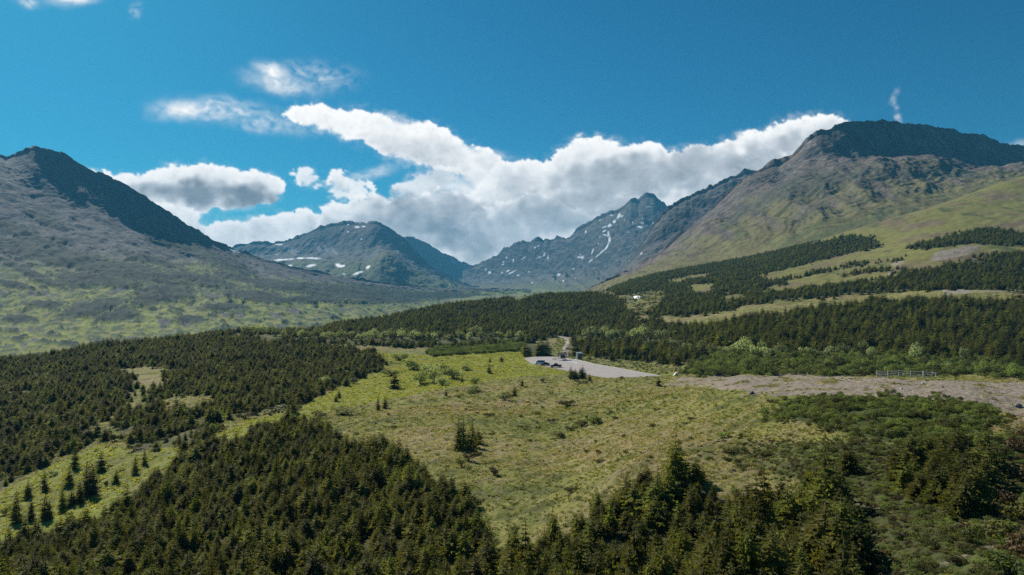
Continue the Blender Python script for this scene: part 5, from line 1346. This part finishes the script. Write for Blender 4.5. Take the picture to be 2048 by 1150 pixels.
rock(1885, 775, 5, 4, MAT['greystone'], 'small dark stone on the gravel right of the people', seed=5)
rock(1504, 788, 10, 6, MAT['greystone'], 'dark grey boulder at the left end of the gravel', seed=6)
rock(2036, 814, 16, 7, MAT['greystone'], 'broad grey boulder in the gravel at the right edge', seed=7)
rock(1357, 748.5, 7, 5, MAT['stone'], 'pale block beside the white wedge at the end of the car park', 230, 330, seed=8)
x, y, z = pt(1350, 752, 230, 330); p_ = y / F
m = MB(); a = 4.4 * p_; h = 7.0 * p_
m.add([(-a,-.6,-.1),(a,-.6,-.1),(a,.6,-.1),(-a,.6,-.1),(a*.35,-.45,h),(a*.85,-.45,h*1.02),(a*.85,.45,h*1.02),(a*.35,.45,h)], [(3,2,1,0),(4,5,6,7),(0,1,5,4),(1,2,6,5),(2,3,7,6),(3,0,4,7)])
o = m.build('barrier_block', MAT['white']); o.location = (x, y, z); tag(o, 'white wedge shaped block at the right end of the car park', 'block')
k = empty('marker_post', (x + .35, y + .9, float(gz(x + .35, y + .9)))); tag(k, 'thin red post with a pale orange head behind the white wedge', 'post')
m = MB(); m.tube([(0,0,-.2),(0,0,2.6)], [.16,.13], 8); m.build('pole', MAT['red'], k)
m = MB(); m.tube([(0,0,2.55),(0,0,2.65),(0,0,3.05),(0,0,3.15)], [.2,.28,.28,.14], 10); m.build('head', MAT['cap'], k)
# ------------------------------------------------------------------ log fence
fy = 163.0; pu_ = [1754, 1777, 1800, 1825, 1851, 1878]
k0 = empty('log_fence', ((pu_[0] - CU) / F * fy, fy, float(gz((pu_[0] - CU) / F * fy, fy))))
tag(k0, 'weathered grey log rail fence behind the two people at the edge of the gravel', 'fence')
RNG.seed(3); pp = []
for i, u in enumerate(pu_):
    x = (u - CU) / F * fy; y = fy + .25 * i; z = float(gz(x, y)); pp.append(np.array((x, y, z)) - np.array(k0.location))
    h = 1.62 if i != 2 else 1.0
    m = MB(); m.tube([tuple(pp[-1] + (0, 0, -.3)), tuple(pp[-1] + (RNG.uniform(-.05,.05), 0, h))], [.10, .085], 8); m.build('post', MAT['wood'], k0)
for i in range(5):
    for hgt in (1.42, .92, .42):
        a = pp[i] + (0, -.12, hgt + RNG.uniform(-.08, .08)); b = pp[i + 1] + (0, -.12, hgt - .05 + RNG.uniform(-.10, .08))
        e = (b - a) * .06
        m = MB(); m.tube([tuple(a - e), tuple((a + b) / 2 + (0, 0, -.03)), tuple(b + e)], [.075, .085, .06], 7); m.build('rail', MAT['wood'], k0)
# ------------------------------------------------------------------ people
def skin_mesh(name, V, E, rad, mat, parent, root=0):
    me = bpy.data.meshes.new(name); me.from_pydata([tuple(v) for v in V], E, []); me.update()
    o = bpy.data.objects.new(name, me); COL.objects.link(o); me.materials.append(mat)
    sk = o.modifiers.new('skin', 'SKIN'); 
    for i, sv in enumerate(me.skin_vertices[0].data):
        r = rad[i]; sv.radius = (r, r) if not isinstance(r, tuple) else r; sv.use_root = (i == root)
    sk.use_smooth_shade = True
    sb = o.modifiers.new('sub', 'SUBSURF'); sb.levels = 1; sb.render_levels = 2
    o.parent = parent; return o
SKIN = plain_mat('skin', (.45, .28, .20), .6)
def person(x, y, rz, label, shirt, legs, hair, shorts=False, arm=0.25, h=1.74, group=None):
    z = float(gz(x, y)); k = empty('person', (x, y, z), rz); tag(k, label, 'person', group); k.scale = (h / 1.74,) * 3
    J = [(0,0,.95),(0,.01,1.15),(0,0,1.38),(0,.0,1.48),(0,-.02,1.56),(0,-.03,1.66),          # pelvis, waist, chest, neck, head, crown
         (.10,0,.90),(.11,-.02,.50),(.11,.02,.09),(.12,-.14,.04),(-.10,0,.90),(-.12,.03,.50),(-.14,.06,.09),(-.15,-.09,.04),
         (.19,0,1.40),(.25,-.02,1.12),(.24,-.02-arm*.8,.92+arm*.4),(.23,-.04-arm,.84+arm*.5),(-.19,0,1.40),(-.26,0,1.12),(-.25,-.10,.88),(-.25,-.14,.80)]
    E = [(0,1),(1,2),(2,3),(3,4),(4,5),(0,6),(6,7),(7,8),(8,9),(0,10),(10,11),(11,12),(12,13),(2,14),(14,15),(15,16),(16,17),(2,18),(18,19),(19,20),(20,21)]
    rd = [.135,.125,.145,.055,.085,.075,.09,.06,.042,.035,.09,.06,.042,.035,.06,.045,.032,.03,.06,.045,.032,.03]
    skin_mesh('body', J, E, rd, SKIN, k)
    skin_mesh('shirt', [J[0]]+J[1:3]+[(0,0,1.44)]+J[14:17]+J[18:21], [(0,1),(1,2),(2,3),(2,4),(4,5),(5,6),(2,7),(7,8),(8,9)], [.155,.145,.165,.075,.078,.060,.045,.078,.060,.045], shirt, k, 1)
    lo = .52 if shorts else .10
    def cut(a, b): t = (a[2] - lo) / (a[2] - b[2]); return tuple(a[i] + (b[i] - a[i]) * t for i in range(3))
    if shorts: skin_mesh('shorts', [(0,0,1.0),J[0],J[6],cut(J[6],J[7]),J[10],cut(J[10],J[11])], [(0,1),(1,2),(2,3),(1,4),(4,5)], [.14,.15,.112,.10,.112,.10], legs, k, 1)
    else: skin_mesh('trousers', [(0,0,1.0),J[0],J[6],J[7],J[8],J[10],J[11],J[12]], [(0,1),(1,2),(2,3),(3,4),(1,5),(5,6),(6,7)], [.14,.15,.108,.078,.062,.108,.078,.062], legs, k, 1)
    skin_mesh('hair', [(0,.02,1.60),(0,.01,1.68),(0,-.02,1.735)], [(0,1),(1,2)], [.088,.10,.06], hair, k, 1)
    return k
cl = lambda n, c: plain_mat(n, c, .85, var=.1)
py = 159.0
person((1848 - CU) / F * py, py, R(200), 'person in a pale grey top and light trousers standing left by the fence', cl('grey_top', (.50, .47, .45)), cl('light_trousers', (.42, .36, .30)), cl('dark_hair', (.03, .025, .02)), arm=.2)
person((1865 - CU) / F * py, py - .3, R(150), 'person in a white top and black shorts standing right by the fence', cl('white_top', (.76, .77, .78)), cl('black_shorts', (.02, .02, .022)), cl('brown_hair', (.06, .04, .03)), shorts=True, arm=.3, h=1.68)
for u, v, lab in ((1787, 543, 'tiny dark figure of a hiker on the lower bend of the hillside trail'), (1788, 520, 'tiny dark figure of a hiker on the trail at the top of the bend')):
    x, y, z = pt(u, v, 400, 1000)
    person(x, y, R(20), lab, cl('dark_top', (.02, .022, .03)), cl('dark_trousers', (.02, .02, .02)), cl('black_hair', (.02, .02, .02)))
